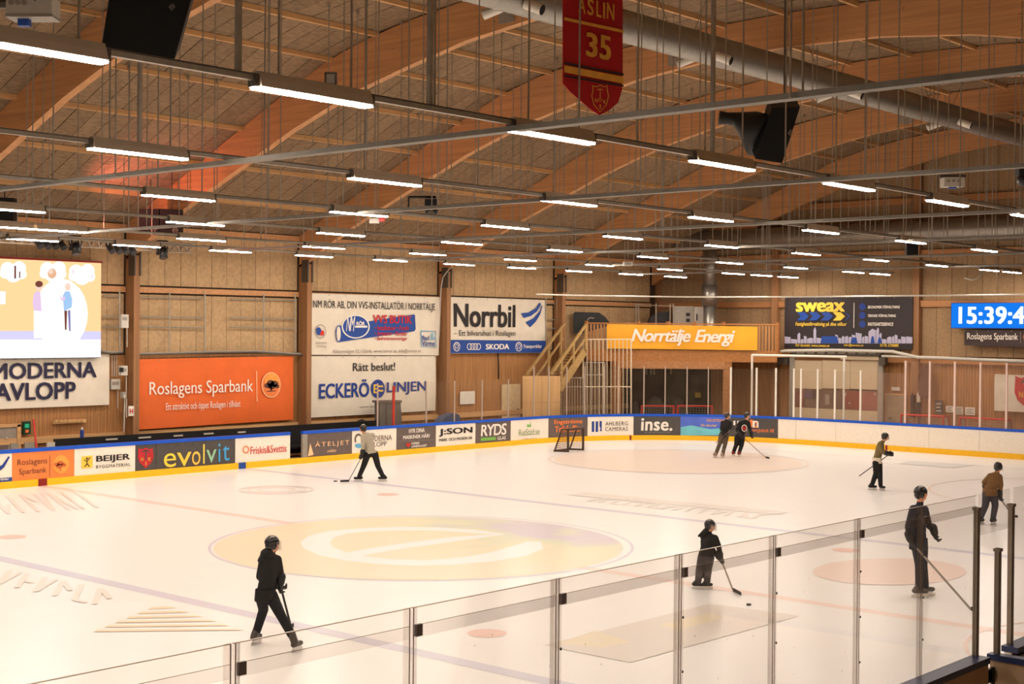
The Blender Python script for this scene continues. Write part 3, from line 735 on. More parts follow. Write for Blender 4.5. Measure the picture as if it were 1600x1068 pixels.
t = banner('orange_banner', FL, [(209, 561), (457, 556), (458, 655), (210, 671)], M_orange, 'orange cloth banner with white serif lettering and a round tree emblem', sag=.04)
txt(FL, 'Roslagens Sparbank', 231, 393, 594, 620, M_wink, t, .008, 0, .98, OG2)
txt(FL, 'Ett attraktivt och öppet Roslagen i tillväxt', 257, 373, 627, 641, M_wink, t, 0, 0, 1, OG2)
stroke(FL, [(398.5, 579), (399, 627)], 1.2, M_pink, t, OG2)
disc(FL, 421, 601, 15, 20, M_pink, t, OG2); disc(FL, 421, 601, 13.6, 18.6, M_oink, t, OG2+.004); disc(FL, 422, 594, 11, 11, pm('amber_ink', (246, 160, 70), .6), t, OG2+.006)
for du, dv, r in ((-6, 0, 5), (-1, -4, 6), (5, -3, 6), (9, 1, 4), (1, 1, 6)): disc(FL, 421+du, 602+dv, r, r*.8, M_brn, t, OG2+.008, 'emblem', 12)
stroke(FL, [(421, 602), (421, 610)], 3, M_brn, t, OG2+.008); stroke(FL, [(414, 611), (428, 610)], 1.5, M_brn, t, OG2+.008)
t = banner('white_banner', FL, [(481, 458), (684, 464), (686, 555), (484, 554)], M_vinylw, 'white banner with a blue pipe picture, hanging above another white banner', off=.03)
OG = .09
txt(FL, 'NM RÖR AB, DIN VVS-INSTALLATÖR I NORRTÄLJE', 487, 677.5, 469, 486, M_ink, t, .012, 0, 1, OG)
poly(FL, [(526, 509), (644, 491), (646, 492), (647, 514), (645, 517), (527, 534), (523, 528), (522, 516)], M_blue, t, OG)
ring(FL, 526.5, 521, 4.2, 13.2, .25, M_blue, t, OG+.004); disc(FL, 526.5, 521, 3.2, 11.5, M_vinylw, t, OG+.005)
disc(FL, 553, 510, 22, 18.5, M_wink, t, OG+.007); disc(FL, 553, 510, 20, 16.8, M_blue, t, OG+.009)
txt(FL, 'NM', 538, 552, 494, 517, M_wink, t, .01, .35, .8, OG+.012); txt(FL, 'RÖR', 554, 567, 501, 508, M_wink, t, .05, 0, 1, OG+.012)
stroke(FL, [(552, 510), (571, 510)], 3, M_wink, t, OG+.012)
txt(FL, 'VVS BUTIK', 580, 641, 492, 505, M_rink, t, .05, 0, 1, OG+.012)
for i, (s, u1) in enumerate((('• Installationer • Porslin', 636), ('• Armaturer • Rördelar', 634), ('• Badrumsrenoveringar', 634))):
    txt(FL, s, 583, u1, 508.5+8.6*i, 515.5+8.6*i, M_rink, t, .03, .25, 1, OG+.012)
ring(FL, 498.5, 517.5, 8.5, 11, .1, M_gryink, t, OG); disc(FL, 495.5, 517, 4, 6, M_blue, t, OG+.003); poly(FL, [(497, 523), (500, 515), (504, 518), (503, 524)], M_red, t, OG+.004)
txt(FL, 'Auktoriserat', 490.5, 508, 533, 537, M_gryink, t, .02, 0, 1, OG); txt(FL, 'VVS-företag', 491.5, 507, 539, 543, M_gryink, t, 0, 0, 1, OG)
stroke(FL, [(655.5, 517), (678, 517.5), (679, 542), (656, 541), (655.5, 517)], 1.4, M_lblue, t, OG)
txt(FL, 'Bad', 657, 668, 524, 531, M_blue, t, .03, 0, 1, OG); txt(FL, '&', 670, 677, 520, 531, M_lblue, t, 0, 0, 1, OG); txt(FL, 'Värme', 657, 677, 532, 540, M_blue, t, .03, 0, 1, OG)
txt(FL, 'Abbornvägen 12, i Görla. www.nmror.se, info@nmror.se', 517, 655, 545, 552.5, M_gryink, t, .008, 0, 1, OG)
t = banner('white_banner', FL, [(479, 556), (680, 556), (680, 641), (479, 652.5)], M_vinylw, 'white banner with big dark blue capitals around a round blue badge')
txt(FL, 'Rätt beslut!', 550, 616, 566, 579, M_ink, t, .02, 0, 1, OF)
txtl(FL, 'ECKERÖ', 497, 575.5, 593, 621, M_dkblue, t, .045, OF)
txtl(FL, 'LINJEN', 603, 664.5, 596, 616, M_dkblue, t, .045, OF)
disc(FL, 589, 607, 11, 14.5, M_dkblue, t, OF); txt(FL, 'E', 582, 589, 600, 614, M_yink, t, .06, 0, 1, OF+.004); stroke(FL, [(588, 603), (597, 603)], 2.5, M_yink, t, OF+.005); stroke(FL, [(588, 610), (597, 610)], 2.5, M_yink, t, OF+.005)
txt(FL, 'www.eckerolinjen.se', 560, 618, 632, 637, M_gryink, t, 0, .1, 1, OF)
t = banner('white_banner', FL, [(700, 463.5), (852, 468.5), (852, 551), (700, 552)], M_vinylw, 'white banner with a blue strip of car badges along its lower edge')
txtl(FL, 'Norrbil', 707.5, 804, 475, 511, M_ink, t, .05, OF)
txt(FL, '– Ett bilvaruhus i Roslagen', 707.5, 804, 516, 527, M_ink, t, .01, 0, 1, OF)
poly(FL, [(700.5, 530.5), (852, 532), (852, 550.5), (700.5, 551.5)], M_blue, t, OF-.005, 'blue_strip')
poly(FL, [(812.5, 489), (824, 488), (836, 481), (842, 472), (844, 475), (838, 486), (828, 493.5), (817, 496.5)], M_blue, t, OF); poly(FL, [(820, 503), (832, 497), (842, 486), (845, 476.5), (846, 478), (843, 490), (836, 502), (827, 511)], M_blue, t, OF)
for u in (712, 809): ring(FL, u, 541.3, 5.2, 7.4, .16, M_wink, t, OF+.004); stroke(FL, [(u-3.5, 537), (u-1.4, 545.5), (u, 541), (u+1.4, 545.5), (u+3.5, 537)], .9, M_wink, t, OF+.004); stroke(FL, [(u-1.6, 535.5), (u, 539.5), (u+1.6, 535.5)], .9, M_wink, t, OF+.004)
for k in range(4): ring(FL, 732+4.6*k, 541.2, 4, 5.3, .22, M_wink, t, OF+.004)
txtl(FL, 'SKODA', 757.5, 794, 537, 545.5, M_wink, t, .06, OF+.004); txt(FL, 'Transportbilar', 816, 845, 538, 545, M_wink, t, .03, 0, 1, OF+.004)
t = banner('white_sign', FL, [(-30, 561), (170.5, 553), (170.5, 632), (-30, 640)], M_vinylw, 'stiff white sign board with two lines of dark capitals under the screen', 'sign', .04, .008)
txtl(FL, 'MODERNA', -14, 149.5, 566, 591, M_navy, t, .05, OF); txtl(FL, 'AVLOPP', -10, 117, 597, 624.5, M_navy, t, .05, OF)
# the bright screen
FS = Flat((0, 17.55, 0), (1, 0, 0), (0, -1, 0))
(a0, z1), (a1, _), (_, z0) = FS.inv(-60, 401), FS.inv(158, 404), FS.inv(156, 558)
t = thing('led_screen', 'large bright video screen showing two children on an orange ground', 'screen', ((a0+a1)/2, 17.6, z0))
MB().box(a0, 17.56, z0-.02, a1, 17.8, z1+.04).build('screen_case', M_black, t)
MB().box(a0, 17.5, z1+.0, a1+.02, 17.56, z1+.06).build('hood', M_redm, t)
def scr(nm, rgb, s): return emis('screen_'+nm, rgb, s)
def srect(u0, v0, u1, v1, m, off): return poly(FS, [(u0, v0), (u1, v0), (u1, v1), (u0, v1)], m, t, off, 'picture')
P = [(a0, z0), (a1, z0), (a1, z1), (a0, z1)]
flat_mesh('picture', [FS.at(a, z, .005) for a, z in P], [(0, 1, 2, 3)], scr('peach', (1.0, .62, .30), 1.2), t)
flat_mesh('picture', [FS.at(a, z, .01) for a, z in ((a0, z0), (a1, z0), (a1, FS.inv(100, 517)[1]), (a0, FS.inv(100, 517)[1]))], [(0, 1, 2, 3)], scr('lilac', (.74, .70, 1.0), 1.0), t)
flat_mesh('picture', [FS.at(a, z, .015) for a, z in ((a0, z0), (a1, z0), (a1, FS.inv(100, 530)[1]), (a0, FS.inv(100, 530)[1]))], [(0, 1, 2, 3)], scr('paper', (.94, .92, 1.0), 1.1), t)
W1 = scr('white', (1, 1, 1), 1.3)
for u, v in ((20, 423), (82, 423), (127, 427)):
    for du, dv, r in ((-9, -3, 11), (9, -4, 11), (0, 5, 13), (-13, 4, 8), (13, 5, 8)): disc(FS, u+du, v+dv, r, r, W1, t, .02+.001*r, 'picture', 16)
srect(-20, 455, 8, 475, W1, .02)
disc(FS, 95, 490, 42, 55, scr('glow', (1, .96, .88), 1.2), t, .012, 'picture')
srect(52, 483, 68, 528, W1, .03)
SK, PK, BL, DK = scr('skin', (1, .72, .6), 1.0), scr('pink', (.86, .62, .86), 1.0), scr('sky', (.42, .66, 1.0), .95), scr('dark', (.25, .08, .06), .8)
poly(FS, [(52, 458), (57, 454), (62, 456), (63, 470), (64, 486), (52, 485), (50, 472)], PK, t, .035, 'picture'); disc(FS, 60, 447, 5.5, 7, SK, t, .034, 'picture'); disc(FS, 60, 443.5, 6, 5, DK, t, .036, 'picture')
poly(FS, [(97, 462), (101, 455), (108, 455), (112, 468), (111, 480), (99, 486)], BL, t, .035, 'picture'); disc(FS, 105, 448, 4.5, 6, SK, t, .034, 'picture')
poly(FS, [(91, 458), (96, 466), (100, 462), (101, 468), (95, 470)], PK, t, .036, 'picture')
poly(FS, [(99.5, 485), (104, 485), (103, 515), (100.5, 515)], DK, t, .034, 'picture'); poly(FS, [(105, 485), (109, 484), (109.5, 517), (107, 517)], scr('jean', (.3, .28, .62), .8), t, .034, 'picture')
disc(FS, 80, 427, 7, 8, scr('ball', (.85, .5, .3), 1), t, .045, 'picture'); disc(FS, 78, 424, 4, 4, SK, t, .047, 'picture')
srect(21, 415, 24, 435, DK, .045); srect(28.5, 424, 30.5, 434, DK, .045); srect(112, 421, 114, 427, PK, .045); srect(142, 430, 144, 434, PK, .045)
disc(FS, 3, 545, 6, 7, W1, t, .02, 'picture'); srect(99, 537, 142, 555, W1, .02)
# ------------------------------------------------------------------ end wall: dark banner, clock, sparbank strip
t = banner('dark_banner', FE, [(1227, 463), (1426, 463), (1426, 546), (1226, 544)], pm('charcoal_vinyl', (46, 38, 40), .6, 0, .08, 3), 'dark banner with a yellow wordmark, blue arrows and a pale city skyline', off=.0)
txtl(FE, 'sweax', 1244.5, 1321, 472, 487, M_yink, t, .07, OF)
for k, m in enumerate((M_blue, M_blue, M_blue, M_yink, M_blue)):
    u = 1246+18.8*k; e = 8 if k == 4 else 19
    poly(FE, [(u, 487.5), (u+e-7, 487.5), (u+e, 494), (u+e-7, 500.5), (u, 500.5), (u+6, 494)], m, t, OF)
txt(FE, 'Fastighetsförvaltning på dina villkor', 1244, 1324, 503, 510.5, M_yink, t, .03, .2, 1, OF)
stroke(FE, [(1335.5, 473), (1335, 512)], .9, M_wink, t, OF)
for k, s in enumerate(('EKONOMISK FÖRVALTNING', 'TEKNISK FÖRVALTNING', 'FASTIGHETSSERVICE')):
    v = 479+13.6*k; disc(FE, 1348.5, v, 5, 5.5, M_dkblue, t, OF, 'emblem', 16); txt(FE, s, 1357, (1407, 1401, 1397)[k], v-2.6, v+2.6, M_wink, t, .04, .2, 1, OF)
M_sky = pm('skyline_ink', (176, 172, 196), .6, 0, .06, 8)
rg = random.Random(5); u = 1227
while u < 1424:
    wd = rg.choice((4, 5, 6, 8, 10)); h = rg.choice((7, 9, 11, 12, 14, 17)); 
    if 1268 < u < 1277: h, wd = 26, 5
    if 1353 < u < 1364: h, wd = 23, 12
    if 1368 < u < 1374: h = 25
    vb = 536.3+(u-1227)*.0
    q = [(u, vb), (u, vb-h*.8), (u+wd/2, vb-h) if rg.random() < .5 or h == 26 else (u, vb-h), (u+wd-.6, vb-h*.8 if h == 26 else vb-h*.9), (u+wd-.6, vb)]
    poly(FE, q, M_sky, t, OF); u += wd
for u0, u1, h in ((1283, 1311, 11), (1330, 1341, 9), (1361, 1368, 11), (1372, 1379, 9)): poly(FE, [(u0, 536), (u0+2, 536-h), (u1-2, 536-h), (u1, 536)], M_blue, t, OF+.006)
for s, u0, u1 in (('För kontakt: www.sweax.se', 1244, 1297), ('info@sweax.se', 1319.5, 1350), ('0176 570880', 1376, 1405)): txt(FE, s, u0, u1, 537, 541.5, M_yink, t, .03, .1, 1, OF)
FK = Flat((33.2, 0, 0), (0, -1, 0), (-1, 0, 0))
(a0, z1), (_, z0) = FK.inv(1486, 474), FK.inv(1487, 511.5); a1 = FK.inv(1625, 480)[0]
t = thing('digital_clock', 'lit blue digital clock display showing the time high on the end wall', 'clock', FK.at(a0, z0))
MB().prism([FK.at(a0, z0-.03, 0), FK.at(a1, z0-.03, 0), FK.at(a1, z1+.03, 0), FK.at(a0, z1+.03, 0)], (.15, 0, 0)).build('case', M_blue, t)
flat_mesh('display', [FK.at(a0+.03, z0, .01), FK.at(a1, z0, .01), FK.at(a1, z1, .01), FK.at(a0+.03, z1, .01)], [(0, 1, 2, 3)], emis('clock_blue', (.01, .22, .95), .95), t)
txt(FK, '15:39:42', 1498, 1621, 478.5, 506, emis('clock_digits', (.9, .95, 1), 1.2), t, .06, 0, 1.05, .02, 'digits')
t = banner('brown_banner', FE, [(1507, 515), (1660, 515), (1660, 545), (1507, 539)], pm('brown_vinyl', (58, 44, 42), .6), 'narrow dark brown banner with white serif lettering under the clock')
txt(FE, 'Roslagens Sparbank', 1512, 1591.5, 520, 533.5, M_wink, t, .01, 0, .98, OF); stroke(FE, [(1595.5, 518), (1595.5, 536)], .6, M_gryink, t, OF); disc(FE, 1607, 526, 7, 8, M_oink, t, OF)
# ------------------------------------------------------------------ red player banner under the duct
pts = [(880, -30), (973, -30), (973, 108), (972, 140), (966, 160), (952, 172), (937, 180), (922, 170), (905, 155), (890, 142), (880, 130)]
FB = Flat((0, -9.0, 0), (1, 0, 0), (0, -1, 0))
t = thing('player_pennant', 'red and gold hanging pennant with a player name and number', 'pennant', on(926, 90, 1, -9.0))
M_pen = pm('pennant_red', (176, 14, 20), .8, 0, .1, 3); M_gold = pm('pennant_gold', (226, 160, 60), .8)
W = [FB.at(*FB.inv(u, v), 0) for u, v in pts]
MB().prism(W, (0, .012, 0)).build('cloth', M_pen, t)
MB().tube([FB.at(*FB.inv(876, -30), -.01), FB.at(*FB.inv(977, -30), -.01)], .03, 6).build('rod', M_dsteel, t)
for u in (882, 971):
    p = FB.at(*FB.inv(u, -30), -.01); MB().tube([p, (p.x, p.y, roofz(p.y)-.1)], .006, 4).build('cord', M_dsteel, t)

for ch, ua, ub in (('A', 902, 913), ('S', 916, 926), ('L', 930, 938), ('I', 940.5, 943.5), ('N', 946.5, 958)): v = 2+(ua-930)*.215; txt(FB, ch, ua, ub, v, v+25, M_gold, t, .03, 0, 1, .02, 'letter')
for ch, ua, ub in (('3', 914, 932), ('5', 935, 953)): v = 54+(ua-926)*.2; txt(FB, ch, ua, ub, v, v+38, M_gold, t, .06, 0, 1, .02, 'numeral')
poly(FB, [(880, 27), (973, 47), (973, 52), (880, 32)], M_gold, t, .018, 'stripe')
poly(FB, [(880, 97), (973, 115), (973, 118), (880, 100)], M_ink, t, .018, 'stripe'); poly(FB, [(880, 102), (973, 120), (973, 131), (880, 113)], M_gold, t, .018, 'stripe'); poly(FB, [(880, 117), (973, 133), (973, 136), (880, 120)], M_ink, t, .018, 'stripe')
stroke(FB, [(924, 134), (930, 136), (936, 133), (942, 136), (947, 134), (947, 140), (949, 150), (946, 163), (936, 175), (926, 163), (923, 150), (925, 140), (924, 134)], 1.4, M_gold, t, .02)
txt(FB, 'N', 928, 932, 154, 160, M_gold, t, .03, 0, 1, .02); txt(FB, 'K', 941, 945, 156, 162, M_gold, t, .03, 0, 1, .02); txt(FB, 'I', 935, 937, 163, 170, M_gold, t, .04, 0, 1, .02)
stroke(FB, [(936, 137), (936, 152)], 1.2, M_gold, t, .02); stroke(FB, [(931, 140), (941, 140)], 1.2, M_gold, t, .02); ring(FB, 936, 156, 2.5, 3, .35, M_gold, t, .02)

# ------------------------------------------------------------------ rink boards on the far side
BH = 1.06
t = BO = thing('rink_boards', 'long white rink boards with blue cap rail, yellow kick strip and advertisements', 'rink boards', (0, RK.YS, 0))
def strip(name, a0, a1, z0, z1, th, mat, par, off=0.0):
    n = max(1, int((a1-a0)/.5)) if a1 > RK.L1-1 else 1
    b = MB(); vs = []
    for i in range(n+1):
        a = a0+(a1-a0)*i/n; vs += [RK.at(a, z0, off), RK.at(a, z1, off), RK.at(a, z1, off-th), RK.at(a, z0, off-th)]
    fs = []
    for i in range(n):
        k = 4*i
        fs += [(k, k+4, k+5, k+1), (k+1, k+5, k+6, k+2), (k+2, k+6, k+7, k+3), (k+3, k+7, k+4, k)]
    fs += [(0, 1, 2, 3), (4*n+3, 4*n+2, 4*n+1, 4*n)]
    return b.add(vs, fs).build(name, mat, par)
SU = RK.s_of
gap0, gap1 = SU(453.5), SU(473)
aEnd = RK.L1+RK.L2+16
for a0, a1 in ((0, gap0), (gap1, RK.L1), (RK.L1, RK.L1+RK.L2), (RK.L1+RK.L2, aEnd)):
    strip('cap_rail', a0, a1, BH-.07, BH+.03, .14, M_capblue, t, .02)
s0 = 0.0
for u in (58, 65): pass
for a0, a1, m in ((0, SU(59), M_yellow), (SU(59), SU(73), M_redm), (SU(73), SU(372), M_yellow), (SU(372), SU(383.5), M_blue), (SU(383.5), RK.L1, M_yellow), (RK.L1, SU(983.5), M_yellow),
                  (SU(983.5), SU(986.5), M_redm), (SU(986.5), RK.L1+RK.L2, M_yellow), (RK.L1+RK.L2, SU(1384), M_yellow), (SU(1384), SU(1387.5), M_redm), (SU(1387.5), aEnd, M_yellow)):
    strip('kick_strip', a0, a1, 0.0, .2, .05, m, t, .03)
ADS = [(None, 19, M_bwhite, 'swoosh panel'), (19, 116, M_borange, 0), (116, 211.5, M_bwhite, 0), (211.5, 244, M_bdark, 0), (244, 367.5, M_bdark, 0), (367.5, 453.5, M_bwhite, 0),
       (480, 550, M_bbrown, 0), (550, 619.5, M_bwhite, 0), (619.5, 681, M_bbrown, 0), (681, 743, M_bwhite, 0), (743, 798, M_bbrown, 0), (798, 857, M_bwhite, 0), (857, 918, M_bbrown, 0),
       (918, 990, M_bwhite, 0), (990, 1063, M_bdark, 0), (1063, 1138, pm('sky_blue_board', (84, 110, 210), .45, 0, .15, 1.2), 0), (1138, 1177, M_bdark, 0), (1177, 1215.5, M_bdark, 0),
       (1215.5, 1243.5, M_bwhite, 0), (1243.5, 1305.5, M_bwhite, 0), (1305.5, 1377.5, M_bwhite, 0), (1377.5, 1451.5, M_bwhite, 0), (1451.5, 1530, M_bwhite, 0), (1530, 1606, M_bwhite, 0)]
AD = []
for i, (u0, u1, m, _) in enumerate(ADS):
    a0 = 0 if u0 is None else SU(u0); a1 = SU(u1)
    AD.append(strip('board_panel', a0+.006, a1-.006, .2, BH-.07, .04, m, t, 0))
strip('board_panel', SU(1606)+.006, aEnd, .2, BH-.07, .04, M_bwhite, t, 0)
strip('frame_post', SU(473), SU(480), 0, BH-.06, .1, M_grey, t, .01)
def B(i): return AD[i]
p = B(0); poly(RK, [(-6, 730), (3, 726), (13, 712), (15, 714), (6, 730), (-4, 738)], M_dkblue, p); poly(RK, [(-20, 748), (18.6, 745), (18.6, 752.5), (-20, 755)], M_blue, p, .008); txt(RK, 'Transportbilar', -24, 14, 747, 752, M_wink, p, .02)
M_tree = pm('rust_ink', (196, 96, 50), .6)
p = B(1); txt(RK, 'Roslagens', 27, 73.5, 716, 728, M_brn, p, .005); txt(RK, 'Sparbank', 29.5, 72.5, 730.5, 742, M_brn, p, .005); stroke(RK, [(77.5, 711), (77.5, 744)], .7, M_brn, p)
disc(RK, 95, 725, 12.5, 14.5, pm('amber_ink', (246, 160, 70), .6), p, .01)
for du, dv, r in ((-6, 0, 4), (0, -2, 5), (5, 1, 4), (-2, 3, 5)): disc(RK, 94+du, 725+dv, r, r*.7, M_tree, p, .016, 'emblem', 10)
stroke(RK, [(94, 727), (94, 735)], 1.6, M_tree, p, .017)
p = B(2); poly(RK, [(127, 713), (144.5, 711), (144.5, 730), (127, 732)], M_yink, p, .01)
for q in ([(131, 718), (135.5, 720.5), (140.5, 714)], [(135.5, 719), (135.5, 724), (132, 729)], [(135.5, 724), (139.5, 728.5)]): stroke(RK, q, 1.5, M_ink, p)
disc(RK, 135.5, 716, 1.5, 1.8, M_ink, p, .014, 'emblem', 8)
txt(RK, 'BEIJER', 150, 203, 710, 722, M_ink, p, .05, 0, 1); txt(RK, 'BYGGMATERIAL', 150, 203.5, 724.5, 729.5, M_ink, p, .012, 0, 1.1)
def crest(F, u, v, s, par, off=.01, ink=None):
    poly(F, [(u-12*s, v-14*s), (u-6*s, v-12*s), (u, v-15*s), (u+6*s, v-12*s), (u+11*s, v-15*s), (u+13*s, v), (u+10*s, v+9*s), (u, v+19*s), (u-10*s, v+10*s), (u-13*s, v+2*s)], M_rink if ink is None else ink, par, off, 'crest')
    txt(F, 'N', u-8.5*s, u-4*s, v+1.5*s, v+7.5*s, M_gold, par, .05, 0, 1, off+.006); txt(F, 'K', u+4*s, u+8.5*s, v+1*s, v+7*s, M_gold, par, .05, 0, 1, off+.006); txt(F, 'I', u-.8*s, u+.8*s, v+8*s, v+14*s, M_gold, par, .05, 0, 1, off+.006)
    stroke(F, [(u, v-10*s), (u, v+5*s)], 2.2*s, M_bdark, par, off+.006); stroke(F, [(u-6*s, v-7*s), (u-3*s, v-10*s), (u+3*s, v-10*s), (u+6*s, v-7*s)], 2*s, M_bdark, par, off+.006)
crest(RK, 227.5, 713, .95, B(3))
p = B(4)
for s, u0, u1, vt, vb, m in (('e', 255.5, 275, 707.5, 729.5, (250, 214, 70)), ('v', 276, 299, 706, 727.5, (250, 206, 70)), ('o', 294.5+5, 313, 704.5, 726, (248, 196, 80)), ('l', 317, 319.5, 693.5, 724, (240, 214, 90)), ('v', 322, 338, 702, 722, (150, 200, 160)), ('i', 341, 344, 692.5, 721, (70, 170, 220)), ('t', 347.5, 358.5, 695, 719.5, (70, 160, 215))):
    txt(RK, s, u0, u1, vt, vb, pm('ad_ink_%d_%d_%d' % m, m, .6, 0, .02), p, .004)
p = B(5); ring(RK, 384, 702, 5, 6, .3, M_oink, p); txt(RK, 'Friskis&Svettis', 391, 447.5, 695.5, 707.5, M_red, p, .015)
p = B(6); txt(RK, 'ÅTELJET', 492, 545.5, 687, 698, M_pink, p, -.005, 0, 1.3); txt(RK, 'möbler', 511, 526, 701, 706, M_pink, p, 0, .3); poly(RK, [(481, 712.5), (484.5, 692), (490, 710)], M_pink, p, .008)
p = B(7); ring(RK, 560, 686, 6.5, 9, .35, M_bbrown, p, a0=PI*.8, a1=PI*2.1); poly(RK, [(554, 694), (561, 692), (568, 697), (561, 700), (555, 698)], M_lblue, p)
txt(RK, 'MODERNA', 571.5, 612, 680, 688.5, M_bbrown, p, .01); txt(RK, 'AVLOPP', 571.5, 604, 690, 697.5, M_bbrown, p, .01)
p = B(8); txt(RK, 'HYR DINA', 638.5, 663, 669, 675.5, M_wink, p, .04); txt(RK, 'MASKINER HÄR!', 629.5, 671, 677.5, 684.5, M_wink, p, .04)
stroke(RK, [(621, 689), (679, 686.5)], .5, M_gryink, p); poly(RK, [(634.5, 691.5), (638, 692.5), (641.5, 691), (640.5, 696), (637.5, 698.5), (635, 696)], M_red, p); txt(RK, 'HYRES', 643, 655, 690.3, 693.8, M_wink, p, .05); txt(RK, 'LANDSLAGET', 643, 667, 694.5, 698, M_wink, p, .05)
p = B(9); txt(RK, 'J:SON', 685.5, 738, 668, 680, M_ink, p, .06); txt(RK, 'MARK OCH MASKIN AB', 686, 737.5, 683, 687.5, M_ink, p, .03)
p = B(10); txt(RK, 'RYDS', 751, 791, 662, 680, M_wink, p, .04, .08, .9); poly(RK, [(751, 683.5), (774.5, 682), (774.5, 687), (751, 688.5)], M_gink, p, .01); txt(RK, 'GLAS', 777, 790, 681, 686.5, M_wink, p, .03)
p = B(11); txt(RK, 'RutStäd.se', 810.5, 843, 669.5, 679.5, pm('moss_ink', (130, 150, 90), .6), p, 0); txt(RK, 'städservice', 816, 838, 683.5, 686.5, M_gryink, p, 0); poly(RK, [(823, 667), (823.5, 662), (827, 664), (828.5, 658.5), (829.5, 666.5)], M_gink, p)
p = B(12); txt(RK, 'Engströms', 865.5, 909.5, 655, 663.5, M_oink, p, .045); txt(RK, 'Trikåaffär', 866.5, 908.5, 664.5, 674.5, M_oink, p, .045)
p = B(13)
for u in (924.5, 930.5): poly(RK, [(u, 658), (u+3.8, 657.8), (u+3.8, 674.2), (u, 674.4)], M_dkblue, p)
poly(RK, [(936.5, 657.5), (940, 657.5), (940, 673.5), (936.5, 665)], M_dkblue, p); disc(RK, 938.7, 671.5, 1.5, 2, M_dkblue, p, .012, 'emblem', 8)
txt(RK, 'AHLBERG', 945.5, 981, 658, 664.5, M_bbrown, p, .02, 0, 1.1); txt(RK, 'CAMERAS', 945.5, 981, 666.5, 673, M_bbrown, p, .02, 0, 1.1)
p = B(14); txt(RK, 'inse.', 1001.5, 1050.5, 653, 672.5, M_wink, p, .05, .05, 1.05); txt(RK, 'el & larmteknik', 1007, 1048, 674, 676, M_gryink, p)
p = B(15); poly(RK, [(1063.5, 667), (1080, 664), (1110, 670), (1137.5, 668), (1137.5, 679.5), (1063.5, 680)], pm('aqua_ink', (110, 190, 200), .6, 0, .1, 2), p, .008); txt(RK, 'DÄCKTEAM', 1104, 1132, 653.5, 658.5, M_gold, p, .04, .15); txt(RK, 'Din säkerhet!', 1095, 1120, 662, 666, M_yink, p, .02, .15)
for k, (u1, v) in enumerate(((1128, 671), (1124, 675))): txt(RK, 'däck · fälg · service', 1092, u1, v-1.4, v+1.4, M_lblue, p)
p = B(16); txt(RK, 'u', 1146, 1155, 657, 667, M_wink, p, .05); txt(RK, 's', 1157, 1165, 657, 667, M_wink, p, .05)
p = B(17); txt(RK, 'o', 1171+6.5, 1177+7, 658, 668, M_oink, p, .06); disc(RK, 1174, 661, 4, 6, M_oink, p); txt(RK, 'n', 1176, 1185.3, 657, 667.5, M_wink, p, .07); txt(RK, 'energiteknik AB', 1173.5, 1209.5, 669, 676.5, M_oink, p, .02)
# white panel joints come from the gaps between the panels; frames behind the boards
b = MB()
for k in range(int(aEnd/1.5)):
    a = k*1.5
    if gap0-.1 < a < gap1+.1: continue
    q0, q1 = RK.at(a, 0, -.1), RK.at(a, BH-.08, -.1); b.bar(q0, q1, .06, .08, RK.frame(a)[1])
tag(b.build('frame_posts', M_dsteel, t), kind='stuff')

# ------------------------------------------------------------------ protective glass
M_gl = glassmat('glass_far', (.95, .94, .92), .05, (205, 178, 150), .35)
M_glr = glassmat('glass_far_hazy', (.94, .92, .90), .16, (214, 176, 154), .35)
M_gln = glassmat('glass_near', (.99, .984, .974), .008, (196, 176, 150), .18)
M_clear = glassmat('clear_plastic', (.955, .94, .925), .03, (190, 168, 150), .4)
M_band = glassmat('glass_band', (.975, .965, .96), .025, (170, 150, 140), .3)
M_cpost = pm('clear_glass_post', (180, 162, 148), .3, 0, .05, 8)
M_cpost2 = pm('rosy_glass_post', (226, 200, 190), .3, 0, .05, 8)
gt = thing('protective_glass', 'clear protective glass panes and posts along the far rink boards', 'rink glass', (20, RK.YS, BH))
def ztop(u, v): return RK.inv(u, v)[1]
LOWT, HIT = 2.62, 3.08
pu = [591, 667, 711, 754, 795, 835, 858, 886, 914, 944, 966, 1006, 1039, 1073, 1106, 1141, 1181, 1211, 1239, 1250, 1276, 1303, 1343, 1413, 1451, 1490, 1530, 1571, 1611, 1650]
vt_ = {}
for i, u in enumerate(pu):
    a = SU(u); z1 = LOWT if u < 800 else (HIT if u < 1400 else 3.5)
    white = 1141 <= u <= 1343
    q0, q1 = RK.at(a, BH+.03, -.05), RK.at(a, z1, -.05); n_ = RK.frame(a)[1]
    b = MB().bar(q0, q1, (.075 if white or u > 1400 else .042), .04, n_); b.build('glass_post', M_white if white else (M_cpost2 if u > 1400 else M_cpost), gt)
    if i+1 < len(pu):
        a2 = SU(pu[i+1])
        if 1310 < u < 1400 : pass
        z1 = LOWT if pu[i+1] <= 836 else (HIT-.02 if u < 1343 else 3.48)
        if white: z1 = HIT-.06
        n = max(1, int((a2-a)/.6)); b = MB(); vs = []
        for k in range(n+1):
            aa = a+.02+(a2-a-.04)*k/n; vs += [RK.at(aa, BH+.03, -.045), RK.at(aa, z1, -.045)]
        b.add(vs, [(2*k, 2*k+2, 2*k+3, 2*k+1) for k in range(n)]).build('glass_pane', M_glr if u >= 1343 else M_gl, gt)
# tall white goal shaped frame over the machine gate
gf = thing('tube_portal', 'tall white tubular portal standing over the glass in front of the grey gate', 'portal', RK.at(SU(1172), BH, -.12))
A_, B_ = SU(1173), SU(1315.5)
for a in (A_, B_): MB().tube([RK.at(a, BH, -.12), RK.at(a, 3.62, -.12)], .045, 8).build('upright', M_white, gf)
MB().tube([RK.at(A_, 3.6, -.12), RK.at(B_+.1, 3.6, -.12)], .045, 8).build('crossbar', M_white, gf)
